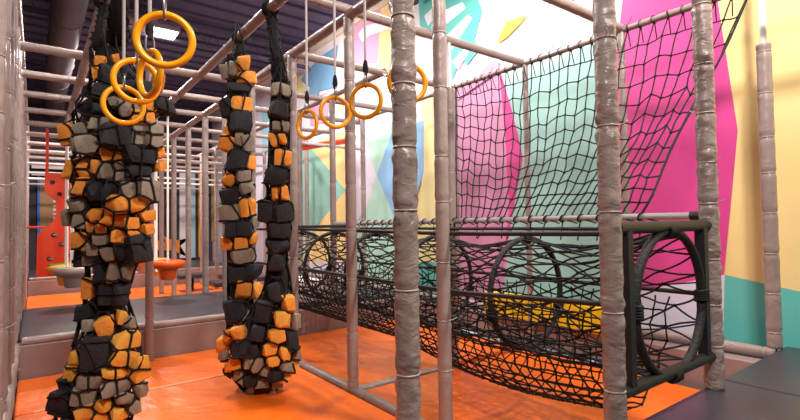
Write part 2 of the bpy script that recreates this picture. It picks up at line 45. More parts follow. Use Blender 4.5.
RB = [[1.523,4.894,3.058,0.094,0.167,0.1,-0.88,"g"],[1.565,4.809,3.064,0.104,0.166,0.108,-0.33,"g"],[1.645,4.75,3.113,0.135,0.166,0.135,0.32,"o"],[1.691,4.738,2.987,0.166,0.125,0.126,0.67,"o"],[1.616,4.756,2.878,0.206,0.083,0.09,0.11,"k"],[1.598,4.763,2.727,0.113,0.165,0.116,-0.02,"o"],[1.666,4.73,2.71,0.103,0.155,0.108,0.49,"o"],[1.528,4.853,2.676,0.124,0.187,0.126,-0.7,"k"],[1.611,4.746,2.537,0.206,0.206,0.195,0.09,"k"],[1.525,4.847,2.445,0.062,0.103,0.073,-0.69,"o"],[1.53,4.831,2.333,0.165,0.185,0.16,-0.62,"o"],[1.609,4.741,2.357,0.092,0.144,0.098,0.08,"g"],[1.669,4.716,2.319,0.123,0.165,0.125,0.52,"g"],[1.59,4.747,2.148,0.184,0.225,0.176,-0.05,"k"],[1.696,4.709,2.131,0.093,0.144,0.099,0.71,"o"],[1.525,4.821,1.955,0.133,0.144,0.133,-0.62,"o"],[1.628,4.717,2.0,0.143,0.112,0.116,0.24,"g"],[1.653,4.704,1.881,0.143,0.123,0.124,0.41,"g"],[1.542,4.785,1.805,0.184,0.153,0.15,-0.42,"k"],[1.623,4.708,1.685,0.092,0.183,0.098,0.21,"o"],[1.698,4.695,1.695,0.092,0.174,0.098,0.73,"o"],[1.533,4.79,1.638,0.184,0.184,0.176,-0.49,"g"],[1.58,4.728,1.48,0.264,0.152,0.149,-0.08,"k"],[1.731,4.703,1.547,0.093,0.124,0.099,0.96,"g"],[1.511,4.817,1.344,0.143,0.143,0.141,-0.69,"o"],[1.602,4.707,1.353,0.121,0.132,0.123,0.08,"o"],[1.703,4.684,1.38,0.092,0.123,0.098,0.76,"o"],[1.616,4.693,1.217,0.202,0.131,0.132,0.18,"g"],[1.574,4.716,1.054,0.161,0.171,0.157,-0.1,"k"],[1.696,4.672,1.058,0.163,0.183,0.158,0.72,"k"],[1.619,4.679,0.889,0.161,0.171,0.157,0.22,"o"],[1.741,4.688,0.867,0.123,0.164,0.124,1.03,"o"],[1.551,4.71,0.691,0.2,0.24,0.19,-0.24,"k"],[1.65,4.632,0.623,0.17,0.15,0.148,0.35,"g"]]
SB = [[1.556,4.817,2.959,1.536,4.86,3.137],[1.556,4.817,2.959,1.606,4.766,2.978],[1.556,4.817,2.959,1.55,4.825,2.953],[1.536,4.86,3.137,1.564,4.814,3.196],[1.536,4.86,3.137,1.52,4.942,3.13],[1.55,4.825,2.953,1.539,4.842,2.899],[1.631,4.753,3.03,1.564,4.814,3.196],[1.631,4.753,3.03,1.693,4.741,3.062],[1.631,4.753,3.03,1.606,4.766,2.978],[1.564,4.814,3.196,1.593,4.77,3.548],[1.606,4.766,2.978,1.695,4.735,2.89],[1.693,4.741,3.062,1.722,4.751,3.115],[1.593,4.77,3.548,1.722,4.751,3.115],[1.695,4.735,2.89,1.674,4.733,2.815],[1.695,4.735,2.89,1.72,4.743,2.909],[1.642,4.74,2.799,1.548,4.823,2.814],[1.642,4.74,2.799,1.617,4.746,2.632],[1.642,4.74,2.799,1.674,4.733,2.815],[1.548,4.823,2.814,1.543,4.831,2.804],[1.548,4.823,2.814,1.539,4.842,2.899],[1.674,4.733,2.815,1.691,4.732,2.802],[1.617,4.746,2.632,1.677,4.726,2.615],[1.617,4.746,2.632,1.586,4.77,2.628],[1.586,4.77,2.628,1.538,4.837,2.764],[1.586,4.77,2.628,1.54,4.823,2.57],[1.538,4.837,2.764,1.518,4.955,2.737],[1.538,4.837,2.764,1.543,4.831,2.804],[1.677,4.726,2.615,1.692,4.725,2.592],[1.677,4.726,2.615,1.746,4.759,2.722],[1.691,4.732,2.802,1.746,4.759,2.722],[1.54,4.823,2.57,1.54,4.823,2.542],[1.54,4.823,2.57,1.512,4.925,2.624],[1.518,4.955,2.737,1.512,4.925,2.624],[1.588,4.76,2.449,1.54,4.823,2.542],[1.588,4.76,2.449,1.556,4.792,2.389],[1.588,4.76,2.449,1.665,4.721,2.446],[1.54,4.823,2.542,1.512,4.935,2.512],[1.665,4.721,2.446,1.677,4.719,2.425],[1.665,4.721,2.446,1.688,4.721,2.499],[1.692,4.725,2.592,1.688,4.721,2.499],[1.556,4.792,2.389,1.514,4.88,2.392],[1.556,4.792,2.389,1.58,4.76,2.256],[1.514,4.88,2.392,1.51,4.927,2.419],[1.512,4.935,2.512,1.51,4.927,2.419],[1.58,4.76,2.256,1.603,4.741,2.254],[1.58,4.76,2.256,1.533,4.819,2.224],[1.533,4.819,2.224,1.526,4.833,2.207],[1.603,4.741,2.254,1.677,4.719,2.425],[1.603,4.741,2.254,1.659,4.714,2.219],[1.677,4.719,2.425,1.696,4.719,2.414],[1.659,4.714,2.219,1.629,4.72,2.082],[1.659,4.714,2.219,1.679,4.712,2.223],[1.679,4.712,2.223,1.736,4.73,2.198],[1.629,4.72,2.082,1.694,4.706,2.045],[1.629,4.72,2.082,1.554,4.78,2.055],[1.554,4.78,2.055,1.54,4.8,2.065],[1.554,4.78,2.055,1.587,4.741,1.922],[1.54,4.8,2.065,1.506,4.882,2.021],[1.54,4.8,2.065,1.529,4.821,2.105],[1.526,4.833,2.207,1.529,4.821,2.105],[1.694,4.706,2.045,1.707,4.707,2.0],[1.587,4.741,1.922,1.695,4.703,1.96],[1.587,4.741,1.922,1.575,4.75,1.885],[1.575,4.75,1.885,1.618,4.714,1.789],[1.575,4.75,1.885,1.515,4.839,1.875],[1.515,4.839,1.875,1.503,4.879,1.817],[1.515,4.839,1.875,1.503,4.918,1.915],[1.506,4.882,2.021,1.503,4.918,1.915],[1.695,4.703,1.96,1.726,4.712,1.917],[1.695,4.703,1.96,1.707,4.707,2.0],[1.618,4.714,1.789,1.562,4.756,1.718],[1.618,4.714,1.789,1.653,4.7,1.783],[1.653,4.7,1.783,1.667,4.691,1.607],[1.653,4.7,1.783,1.689,4.697,1.792],[1.689,4.697,1.792,1.71,4.701,1.809],[1.726,4.712,1.917,1.71,4.701,1.809],[1.562,4.756,1.718,1.598,4.719,1.582],[1.562,4.756,1.718,1.511,4.843,1.725],[1.511,4.843,1.725,1.503,4.879,1.817],[1.667,4.691,1.607,1.72,4.699,1.618],[1.667,4.691,1.607,1.637,4.698,1.584],[1.598,4.719,1.582,1.577,4.734,1.561],[1.598,4.719,1.582,1.637,4.698,1.584],[1.637,4.698,1.584,1.704,4.688,1.469],[1.72,4.699,1.618,1.755,4.734,1.61],[1.577,4.734,1.561,1.514,4.823,1.56],[1.577,4.734,1.561,1.579,4.727,1.428],[1.514,4.823,1.56,1.501,4.863,1.524],[1.514,4.823,1.56,1.499,4.901,1.618],[1.51,4.844,1.725,1.499,4.901,1.618],[1.579,4.727,1.428,1.637,4.692,1.409],[1.579,4.727,1.428,1.55,4.756,1.4],[1.55,4.756,1.4,1.501,4.854,1.42],[1.55,4.756,1.4,1.554,4.746,1.278],[1.501,4.854,1.42,1.498,4.869,1.428],[1.501,4.863,1.524,1.498,4.869,1.428],[1.637,4.692,1.409,1.67,4.679,1.294],[1.637,4.692,1.409,1.703,4.687,1.46],[1.554,4.746,1.278,1.67,4.679,1.294],[1.554,4.746,1.278,1.522,4.789,1.221],[1.67,4.679,1.294,1.682,4.679,1.286],[1.682,4.679,1.286,1.7,4.678,1.217],[1.682,4.679,1.286,1.733,4.696,1.312],[1.625,4.685,1.128,1.532,4.77,1.162],[1.625,4.685,1.128,1.632,4.677,0.984],[1.625,4.685,1.128,1.682,4.674,1.158],[1.532,4.77,1.162,1.515,4.797,1.115],[1.532,4.77,1.162,1.521,4.79,1.219],[1.682,4.674,1.158,1.724,4.684,1.127],[1.682,4.674,1.158,1.7,4.678,1.217],[1.632,4.677,0.984,1.678,4.667,0.961],[1.632,4.677,0.984,1.528,4.765,0.941],[1.528,4.765,0.941,1.523,4.768,0.835],[1.515,4.797,1.115,1.508,4.807,1.031],[1.508,4.807,1.031,1.526,4.768,0.943],[1.68,4.667,0.957,1.654,4.657,0.76],[1.529,4.758,0.815,1.651,4.657,0.756],[1.529,4.758,0.815,1.494,4.812,0.713],[1.529,4.758,0.815,1.523,4.768,0.835],[1.653,4.656,0.751,1.53,4.707,0.513],[1.653,4.656,0.751,1.69,4.647,0.723],[1.53,4.707,0.513,1.577,4.632,-0.23],[1.53,4.707,0.513,1.494,4.792,0.62],[1.494,4.812,0.713,1.494,4.792,0.62],[1.69,4.647,0.723,1.743,4.636,0.616],[1.743,4.636,0.616,1.577,4.632,-0.23]]
AXB = [[1.638,4.875,3.248,0.142],[1.627,4.817,0.776,0.168],[1.646,4.792,0.433,0.217]]
RC = [[1.675,3.999,2.692,0.082,0.136,0.09,-0.35,"g"],[1.737,3.95,2.69,0.082,0.127,0.09,0.32,"g"],[1.704,3.985,2.517,0.164,0.164,0.159,-0.02,"k"],[1.688,4.014,2.37,0.073,0.1,0.082,-0.19,"g"],[1.746,3.976,2.37,0.073,0.1,0.082,0.35,"g"],[1.671,4.044,2.259,0.073,0.128,0.082,-0.36,"o"],[1.725,3.995,2.265,0.073,0.109,0.082,0.16,"o"],[1.701,4.028,2.1,0.073,0.146,0.082,-0.06,"o"],[1.762,3.996,2.092,0.082,0.147,0.09,0.44,"o"],[1.697,4.044,1.952,0.192,0.174,0.168,-0.1,"k"],[1.687,4.068,1.794,0.073,0.147,0.082,-0.18,"o"],[1.753,4.025,1.794,0.083,0.147,0.09,0.34,"o"],[1.653,4.144,1.638,0.139,0.185,0.138,-0.62,"k"],[1.752,4.049,1.618,0.175,0.166,0.161,0.3,"k"],[1.737,4.08,1.468,0.185,0.138,0.138,0.12,"k"],[1.736,4.103,1.334,0.176,0.13,0.13,0.07,"k"],[1.727,4.13,1.182,0.13,0.149,0.13,-0.07,"k"],[1.695,4.124,0.911,0.147,0.184,0.145,-0.13,"k"],[1.801,4.046,0.811,0.129,0.147,0.13,0.52,"o"],[1.722,4.038,0.682,0.155,0.155,0.151,0.31,"y"],[1.858,4.028,0.648,0.083,0.148,0.091,0.79,"g"],[1.679,4.047,0.548,0.136,0.118,0.12,0.32,"y"],[1.813,4.036,0.486,0.11,0.165,0.114,0.72,"k"],[1.635,4.076,0.438,0.126,0.108,0.112,0.21,"y"],[1.751,4.047,0.381,0.109,0.119,0.113,0.55,"y"],[1.551,4.162,0.305,0.109,0.127,0.112,-0.08,"g"],[1.665,4.084,0.327,0.118,0.1,0.105,0.29,"y"],[1.782,4.078,0.255,0.092,0.101,0.098,0.64,"g"],[1.613,4.138,0.238,0.091,0.091,0.097,0.1,"g"],[1.685,4.114,0.195,0.146,0.091,0.098,0.33,"k"],[1.607,4.137,0.752,0.128,0.182,0.128,-0.23,"k"],[1.773,4.101,0.172,0.12,0.092,0.098,0.61,"y"],[1.725,4.167,0.104,0.121,0.083,0.091,0.47,"g"],[1.874,4.068,0.355,0.084,0.13,0.091,0.91,"g"],[1.854,4.09,0.248,0.084,0.112,0.091,0.87,"y"],[1.549,4.129,0.579,0.126,0.135,0.127,-0.11,"k"],[1.51,4.169,0.44,0.108,0.126,0.112,-0.19,"k"],[1.437,4.284,0.578,0.155,0.119,0.121,-0.6,"o"],[1.384,4.392,0.541,0.083,0.102,0.091,-0.84,"o"],[1.362,4.494,0.446,0.113,0.131,0.116,-1.01,"o"],[1.454,4.236,0.445,0.236,0.163,0.159,-0.4,"k"],[1.358,4.482,0.342,0.075,0.112,0.084,-0.96,"g"],[1.427,4.313,0.312,0.119,0.137,0.121,-0.56,"o"],[1.401,4.451,0.198,0.112,0.094,0.099,-0.89,"k"],[1.504,4.202,0.322,0.1,0.109,0.105,-0.24,"g"],[1.457,4.325,0.181,0.129,0.11,0.114,-0.55,"g"],[1.534,4.263,0.146,0.129,0.11,0.114,-0.29,"k"],[1.401,4.396,0.264,0.093,0.111,0.099,-0.76,"o"],[1.623,4.211,0.114,0.129,0.092,0.098,0.05,"g"]]
SC = [[1.704,3.977,2.605,1.699,3.944,2.943],[1.704,3.977,2.605,1.752,3.955,2.592],[1.704,3.977,2.605,1.671,4.012,2.599],[1.699,3.944,2.943,1.71,3.933,3.017],[1.699,3.944,2.943,1.644,4.078,2.684],[1.671,4.012,2.599,1.66,4.032,2.58],[1.671,4.012,2.599,1.644,4.078,2.684],[1.752,3.955,2.592,1.774,3.959,2.509],[1.752,3.955,2.592,1.76,3.953,2.598],[1.71,3.933,3.017,1.793,3.949,2.685],[1.793,3.949,2.685,1.76,3.953,2.598],[1.71,3.988,2.439,1.663,4.039,2.451],[1.71,3.988,2.439,1.722,3.992,2.322],[1.71,3.988,2.439,1.759,3.965,2.459],[1.663,4.039,2.451,1.653,4.06,2.434],[1.663,4.039,2.451,1.653,4.052,2.509],[1.759,3.965,2.459,1.789,3.966,2.433],[1.759,3.965,2.459,1.774,3.959,2.509],[1.66,4.032,2.58,1.653,4.052,2.509],[1.722,3.992,2.322,1.784,3.976,2.311],[1.722,3.992,2.322,1.694,4.014,2.309],[1.694,4.014,2.309,1.649,4.078,2.334],[1.694,4.014,2.309,1.704,4.017,2.186],[1.649,4.078,2.334,1.639,4.118,2.255],[1.653,4.06,2.434,1.647,4.082,2.34],[1.784,3.976,2.311,1.794,3.983,2.235],[1.784,3.976,2.311,1.812,3.981,2.34],[1.789,3.966,2.433,1.812,3.981,2.34],[1.704,4.017,2.186,1.742,3.995,2.176],[1.704,4.017,2.186,1.657,4.074,2.175],[1.657,4.074,2.175,1.65,4.089,2.159],[1.657,4.074,2.175,1.639,4.118,2.255],[1.742,3.995,2.176,1.72,4.02,2.023],[1.742,3.995,2.176,1.765,3.988,2.182],[1.765,3.988,2.182,1.792,3.988,2.161],[1.765,3.988,2.182,1.794,3.983,2.235],[1.72,4.02,2.023,1.771,4.003,1.992],[1.72,4.02,2.023,1.659,4.083,2.033],[1.659,4.083,2.033,1.643,4.122,1.971],[1.659,4.083,2.033,1.649,4.099,2.062],[1.65,4.089,2.159,1.649,4.099,2.062],[1.771,4.003,1.992,1.777,4.004,1.979],[1.771,4.003,1.992,1.838,4.015,2.084],[1.792,3.988,2.161,1.838,4.015,2.084],[1.719,4.035,1.87,1.651,4.11,1.881],[1.719,4.035,1.87,1.723,4.049,1.71],[1.719,4.035,1.87,1.773,4.011,1.898],[1.651,4.11,1.881,1.638,4.149,1.8],[1.773,4.011,1.898,1.777,4.004,1.979],[1.643,4.122,1.971,1.651,4.111,1.882],[1.723,4.049,1.71,1.783,4.028,1.705],[1.723,4.049,1.71,1.7,4.068,1.699],[1.7,4.068,1.699,1.65,4.127,1.729],[1.7,4.068,1.699,1.694,4.1,1.555],[1.65,4.127,1.729,1.638,4.159,1.714],[1.65,4.127,1.729,1.638,4.149,1.8],[1.783,4.028,1.705,1.824,4.041,1.639],[1.783,4.028,1.705,1.796,4.025,1.719],[1.777,4.011,1.895,1.836,4.029,1.807],[1.836,4.029,1.807,1.796,4.025,1.719],[1.694,4.1,1.555,1.787,4.052,1.534],[1.694,4.1,1.555,1.675,4.128,1.535],[1.675,4.128,1.535,1.668,4.152,1.478],[1.675,4.128,1.535,1.654,4.162,1.556],[1.787,4.052,1.534,1.813,4.061,1.473],[1.787,4.052,1.534,1.808,4.049,1.558],[1.824,4.041,1.639,1.808,4.049,1.558],[1.681,4.145,1.411,1.791,4.072,1.396],[1.681,4.145,1.411,1.674,4.162,1.387],[1.681,4.145,1.411,1.668,4.152,1.478],[1.791,4.072,1.396,1.804,4.074,1.376],[1.791,4.072,1.396,1.813,4.061,1.473],[1.689,4.163,1.266,1.778,4.096,1.25],[1.689,4.163,1.266,1.673,4.206,1.175],[1.689,4.163,1.266,1.68,4.175,1.285],[1.778,4.096,1.25,1.804,4.097,1.172],[1.778,4.096,1.25,1.799,4.088,1.281],[1.674,4.162,1.387,1.68,4.175,1.285],[1.804,4.074,1.376,1.799,4.088,1.281],[1.693,4.15,1.046,1.761,4.096,1.039],[1.693,4.15,1.046,1.653,4.204,0.987],[1.693,4.15,1.046,1.681,4.169,1.073],[1.761,4.096,1.039,1.797,4.077,0.977],[1.761,4.096,1.039,1.773,4.092,1.059],[1.673,4.206,1.175,1.681,4.169,1.073],[1.804,4.097,1.172,1.773,4.092,1.059],[1.695,4.081,0.798,1.805,4.071,0.935],[1.695,4.081,0.798,1.612,4.202,0.86],[1.805,4.071,0.935,1.865,4.066,0.89],[1.805,4.071,0.935,1.797,4.077,0.977],[1.612,4.202,0.86,1.603,4.215,0.854],[1.612,4.202,0.86,1.653,4.204,0.987],[1.795,4.028,0.726,1.696,4.078,0.791],[1.795,4.028,0.726,1.778,4.026,0.594],[1.795,4.028,0.726,1.89,4.047,0.744],[1.696,4.078,0.791,1.625,4.084,0.646],[1.89,4.047,0.744,1.945,4.081,0.705],[1.89,4.047,0.744,1.903,4.063,0.788],[1.865,4.066,0.89,1.903,4.063,0.788],[1.778,4.026,0.594,1.918,4.072,0.537],[1.778,4.026,0.594,1.766,4.027,0.589],[1.766,4.027,0.589,1.625,4.084,0.646],[1.766,4.027,0.589,1.727,4.041,0.47],[1.918,4.072,0.537,1.971,4.144,0.455],[1.918,4.072,0.537,1.973,4.132,0.546],[1.727,4.041,0.47,1.802,4.043,0.42],[1.727,4.041,0.47,1.708,4.046,0.463],[1.708,4.046,0.463,1.604,4.086,0.526],[1.708,4.046,0.463,1.684,4.06,0.392],[1.604,4.086,0.526,1.571,4.111,0.496],[1.604,4.086,0.526,1.625,4.085,0.646],[1.625,4.085,0.646,1.511,4.237,0.689],[1.802,4.043,0.42,1.815,4.061,0.324],[1.802,4.043,0.42,1.948,4.119,0.418],[1.948,4.119,0.418,1.971,4.144,0.455],[1.684,4.06,0.392,1.724,4.067,0.32],[1.684,4.06,0.392,1.588,4.112,0.373],[1.588,4.112,0.373,1.57,4.119,0.391],[1.588,4.112,0.373,1.605,4.12,0.311],[1.57,4.119,0.391,1.539,4.148,0.379],[1.57,4.119,0.391,1.571,4.111,0.496],[1.571,4.111,0.496,1.516,4.158,0.519],[1.724,4.067,0.32,1.706,4.088,0.264],[1.724,4.067,0.32,1.803,4.062,0.317],[1.803,4.062,0.317,1.824,4.096,0.199],[1.803,4.062,0.317,1.815,4.061,0.324],[1.815,4.061,0.324,1.965,4.173,0.252],[1.605,4.12,0.311,1.66,4.105,0.265],[1.605,4.12,0.311,1.557,4.188,0.217],[1.557,4.188,0.217,1.569,4.185,0.193],[1.557,4.188,0.217,1.516,4.221,0.238],[1.539,4.148,0.379,1.493,4.189,0.388],[1.539,4.148,0.379,1.516,4.221,0.238],[1.516,4.221,0.238,1.499,4.241,0.236],[1.706,4.088,0.264,1.729,4.092,0.228],[1.706,4.088,0.264,1.66,4.105,0.265],[1.66,4.105,0.265,1.641,4.152,0.171],[1.729,4.092,0.228,1.73,4.117,0.165],[1.729,4.092,0.228,1.824,4.096,0.199],[1.824,4.096,0.199,1.876,4.126,0.152],[1.641,4.152,0.171,1.664,4.163,0.142],[1.641,4.152,0.171,1.569,4.185,0.193],[1.569,4.185,0.193,1.556,4.413,-0.263],[1.73,4.117,0.165,1.822,4.199,0.055],[1.73,4.117,0.165,1.664,4.163,0.142],[1.664,4.163,0.142,1.732,4.279,-0.881],[1.511,4.237,0.689,1.544,4.27,0.781],[1.603,4.215,0.854,1.544,4.27,0.781],[1.822,4.199,0.055,1.732,4.279,-0.881],[1.822,4.199,0.055,1.876,4.126,0.152],[1.876,4.126,0.152,1.913,4.155,0.138],[1.732,4.279,-0.881,1.646,4.396,-2.905],[1.516,4.158,0.519,1.493,4.189,0.388],[1.516,4.158,0.519,1.487,4.19,0.539],[1.487,4.19,0.539,1.508,4.241,0.686],[1.487,4.19,0.539,1.453,4.237,0.503],[1.508,4.241,0.686,1.473,4.324,0.675],[1.493,4.189,0.388,1.458,4.232,0.384],[1.416,4.302,0.507,1.426,4.431,0.616],[1.416,4.302,0.507,1.391,4.36,0.477],[1.416,4.302,0.507,1.453,4.237,0.503],[1.426,4.431,0.616,1.433,4.533,0.598],[1.426,4.431,0.616,1.473,4.324,0.675],[1.453,4.237,0.503,1.458,4.232,0.384],[1.391,4.36,0.477,1.379,4.388,0.411],[1.379,4.388,0.411,1.394,4.348,0.367],[1.394,4.348,0.367,1.391,4.374,0.337],[1.394,4.348,0.367,1.458,4.234,0.383],[1.458,4.234,0.383,1.471,4.267,0.262],[1.391,4.374,0.337,1.434,4.339,0.24],[1.391,4.374,0.337,1.384,4.614,0.23],[1.471,4.267,0.262,1.499,4.241,0.236],[1.471,4.267,0.262,1.434,4.339,0.24],[1.434,4.339,0.24,1.427,4.362,0.222],[1.427,4.362,0.222,1.43,4.433,0.143],[1.43,4.433,0.143,1.51,4.449,0.029],[1.499,4.241,0.236,1.51,4.449,0.029],[1.51,4.449,0.029,1.556,4.413,-0.263],[1.556,4.413,-0.263,1.646,4.396,-2.905]]
AXC = [[1.736,4.032,2.798,0.107],[1.751,4.154,1.738,0.144],[1.769,4.207,1.194,0.118],[1.778,4.234,0.919,0.183],[1.728,4.303,0.66,0.312],[1.674,4.362,0.503,0.368],[1.665,4.392,0.316,0.378],[1.679,4.405,0.118,0.333],[1.691,4.414,-0.033,0.186]]
MURAL = [["white",[[7.287,5.823],[11.963,5.762],[12.335,3.294],[4.345,1.815],[2.637,3.285],[2.719,4.335]]],["aqua",[[4.565,3.542],[4.206,3.729],[2.829,3.801],[2.784,4.132],[2.879,3.703],[2.982,2.678],[3.09,1.518],[3.169,0.106],[4.756,-0.036]]],["aqua_washed",[[4.656,3.637],[3.644,3.958],[2.817,4.203],[2.829,3.779],[3.655,3.573],[4.567,3.485]]],["pale_pink",[[5.616,3.707],[4.69,3.749],[4.56,2.394],[4.508,1.64],[4.794,-0.043],[5.673,-0.186]]],["pink",[[4.69,3.778],[4.468,3.091],[4.294,2.405],[4.49,1.653],[4.735,0.753],[4.561,1.684],[4.593,2.541]]],["pink",[[2.82,4.088],[1.873,3.716],[1.754,2.551],[1.736,2.355],[1.897,0.953],[2.55,0.775],[3.153,0.647],[3.08,1.87],[2.955,3.199]]],["yellow",[[1.873,3.716],[0.953,3.651],[1.045,0.736],[1.305,0.858],[1.888,0.964],[1.736,2.355]]],["teal",[[1.888,0.964],[1.305,0.858],[1.043,0.802],[1.061,0.238],[1.927,0.233]]],["lavender",[[3.153,0.647],[2.55,0.775],[1.888,0.964],[1.928,0.214],[2.732,0.13],[3.211,-0.019]]],["pale_yellow",[[6.448,3.73],[5.593,3.701],[5.65,-0.183],[7.158,-0.43],[6.678,1.224],[6.454,2.405],[6.463,3.138]]],["teal",[[7.067,0.817],[6.001,0.873],[6.031,-0.245],[7.095,-0.329]]],["mint",[[8.201,3.834],[6.448,3.73],[7.317,3.279],[7.871,2.481],[8.219,3.021]]],["mint",[[7.871,2.481],[7.324,1.662],[7.067,0.817],[7.095,-0.329],[9.347,-0.527],[8.891,0.976],[8.169,2.004]]],["blue",[[7.317,3.279],[6.404,3.302],[6.427,2.402],[6.809,1.668],[7.324,1.662],[7.871,2.481]]],["lavender",[[9.036,3.782],[8.351,3.823],[8.183,3.016],[7.871,2.481],[8.209,1.905],[9.094,1.184]]],["yellow",[[10.772,3.457],[8.999,3.558],[9.07,2.265]]],["teal_soft",[[11.505,3.844],[10.772,3.457],[9.07,2.265],[10.237,1.588],[11.558,1.144]]],["yellow",[[9.07,2.265],[9.105,0.71],[11.334,0.593],[10.237,1.588]]],["lavender",[[9.091,1.357],[8.802,-0.448],[11.358,-0.616],[11.334,0.593],[9.105,0.71]]],["stripe_pink",[[8.995,5.61],[8.38,5.914],[7.617,5.873],[7.749,4.691],[8.802,4.899]]],["yellow",[[7.617,5.912],[7.287,5.823],[7.212,4.957],[7.42,4.369],[7.785,4.662]]],["stripe_blue",[[11.242,5.206],[10.256,5.488],[9.347,5.52],[9.548,4.602],[10.427,4.712]]],["pale_yellow",[[11.844,5.356],[11.297,5.374],[10.964,4.835],[11.426,4.838]]],["pale_yellow",[[9.322,4.593],[8.977,4.554],[9.16,3.981],[9.424,4.032]]],["stripe_pink",[[10.747,4.637],[9.689,4.543],[9.893,3.892],[10.708,3.939]]],["teal",[[6.483,5.615],[5.217,5.264],[4.98,4.707],[5.157,4.307],[5.421,4.2],[5.66,3.815],[6.145,4.106],[5.98,4.568],[6.446,4.892]]],["white",[[5.919,5.018],[5.4,4.989],[5.315,4.862],[5.778,4.768]]],["white",[[5.783,4.571],[5.274,4.752],[5.19,4.66],[5.647,4.299]]],["white",[[8.468,5.481],[8.235,5.571],[7.395,5.401],[7.302,5.215],[8.092,5.318],[8.318,5.266]]],["stripe_blue",[[10.687,4.969],[10.064,5.054],[10.275,4.582],[10.803,4.6]]],["teal",[[5.421,4.2],[5.157,4.307],[5.036,4.147],[5.339,3.955]]],["white",[[6.331,5.098],[6.015,5.189],[5.918,5.052],[6.23,4.889]]],["white",[[5.652,4.105],[5.286,4.285],[5.224,4.203],[5.518,3.94]]],["pale_pink",[[5.599,3.477],[5.26,3.653],[4.846,3.731],[4.692,3.691],[5.576,3.472]]],["stripe_pink",[[5.26,3.653],[4.842,3.879],[4.668,3.86],[4.692,3.691],[5.154,3.627]]],["orange_flare",[[4.719,4.109],[4.524,4.366],[4.138,4.343],[4.277,4.253],[4.53,4.137]]],["orange_flare",[[3.631,4.445],[3.082,4.372],[3.112,4.239],[3.49,4.287]]],["pink",[[17.359,2.812],[15.787,3.036],[15.82,0.748],[17.276,0.525]]],["cyan",[[21.211,4.321],[19.869,4.245],[20.052,0.016],[21.091,-0.044]]],["yellow",[[19.59,4.212],[18.663,4.139],[18.697,1.026],[19.624,0.817]]],["pink",[[22.886,4.962],[21.526,4.782],[21.54,3.088],[22.72,3.166]]],["cyan",[[13.827,4.954],[12.173,4.895],[12.264,3.556],[13.85,3.618]]]]

# ---------------- materials ----------------
def lin(c):
    c = c/255.0
    return c/12.92 if c <= 0.04045 else ((c+0.055)/1.055)**2.4
def rgb(r, g, b): return (lin(r), lin(g), lin(b), 1)
def mat(name, col, rough=0.6, metal=0.0, spec=0.5, bump=None, var=None, emit=None):
    m = bpy.data.materials.new(name); m.use_nodes = True; nt = m.node_tree; b = nt.nodes['Principled BSDF']
    b.inputs['Base Color'].default_value = col; b.inputs['Roughness'].default_value = rough
    b.inputs['Metallic'].default_value = metal; b.inputs['Specular IOR Level'].default_value = spec
    tc = nt.nodes.new('ShaderNodeTexCoord')
    if var:
        n = nt.nodes.new('ShaderNodeTexNoise'); n.inputs['Scale'].default_value = var[0]; n.inputs['Detail'].default_value = 5
        nt.links.new(tc.outputs['Object'], n.inputs['Vector'])
        mx = nt.nodes.new('ShaderNodeMixRGB'); mx.blend_type = 'MIX'
        mx.inputs[1].default_value = col; mx.inputs[2].default_value = var[1]
        cr = nt.nodes.new('ShaderNodeValToRGB'); cr.color_ramp.elements[0].position = 0.42; cr.color_ramp.elements[1].position = 0.68
        nt.links.new(n.outputs['Fac'], cr.inputs[0]); nt.links.new(cr.outputs[0], mx.inputs[0])
        nt.links.new(mx.outputs[0], b.inputs['Base Color'])
    if bump:
        mp = nt.nodes.new('ShaderNodeMapping'); mp.inputs['Scale'].default_value = bump[2] if len(bump) > 2 else (1, 1, 1)
        nt.links.new(tc.outputs['Object'], mp.inputs['Vector'])
        n = nt.nodes.new('ShaderNodeTexNoise'); n.inputs['Scale'].default_value = bump[0]; n.inputs['Detail'].default_value = 6
        n.inputs['Distortion'].default_value = 0.6
        bp = nt.nodes.new('ShaderNodeBump'); bp.inputs['Strength'].default_value = bump[1]; bp.inputs['Distance'].default_value = 0.03
        nt.links.new(mp.outputs[0], n.inputs['Vector']); nt.links.new(n.outputs['Fac'], bp.inputs['Height']); nt.links.new(bp.outputs[0], b.inputs['Normal'])
    if emit:
        b.inputs['Emission Color'].default_value = emit[0]; b.inputs['Emission Strength'].default_value = emit[1]
    return m
M = {}
M['vinyl'] = mat('grey_padding_vinyl', rgb(155, 140, 136), 0.34, bump=(9, 0.35, (1, 1, 0.8)), var=(3, rgb(142, 125, 121)))
M['vinyl_crumpled'] = mat('crumpled_padding_vinyl', rgb(152, 138, 133), 0.28, bump=(11, 0.55, (1, 1, 1.5)), var=(4, rgb(132, 113, 106)))
M['vinyl_tape'] = mat('padding_tape', rgb(165, 150, 145), 0.3, bump=(20, 0.3))
M['kerb_vinyl'] = mat('kerb_vinyl', rgb(150, 132, 130), 0.42, bump=(2.5, 0.35), var=(2, rgb(136, 118, 116)))
M['galv'] = mat('galvanised_steel', rgb(205, 200, 202), 0.3, metal=0.1, bump=(30, 0.1))
M['mat_orange'] = mat('orange_vinyl', rgb(244, 114, 26), 0.33, bump=(2.8, 1.0, (1, 1, 1)), var=(1.5, rgb(236, 104, 24)))
M['mat_black'] = mat('black_vinyl', rgb(58, 56, 64), 0.36, bump=(3, 0.15))
M['seam'] = mat('seam_light', rgb(236, 176, 130), 0.5)
M['rope'] = mat('black_rope', rgb(17, 15, 17), 0.8, bump=(120, 0.3))
M['black_steel'] = mat('black_steel', rgb(28, 28, 32), 0.5)
M['hoop_wrap'] = mat('black_hoop_wrap', rgb(26, 25, 27), 0.7, bump=(60, 0.4))
M['ring'] = mat('yellow_ring_plastic', rgb(252, 168, 10), 0.28)
M['webbing'] = mat('grey_webbing', rgb(165, 155, 155), 0.7)
M['white_rope'] = mat('white_rope', rgb(222, 208, 196), 0.8)
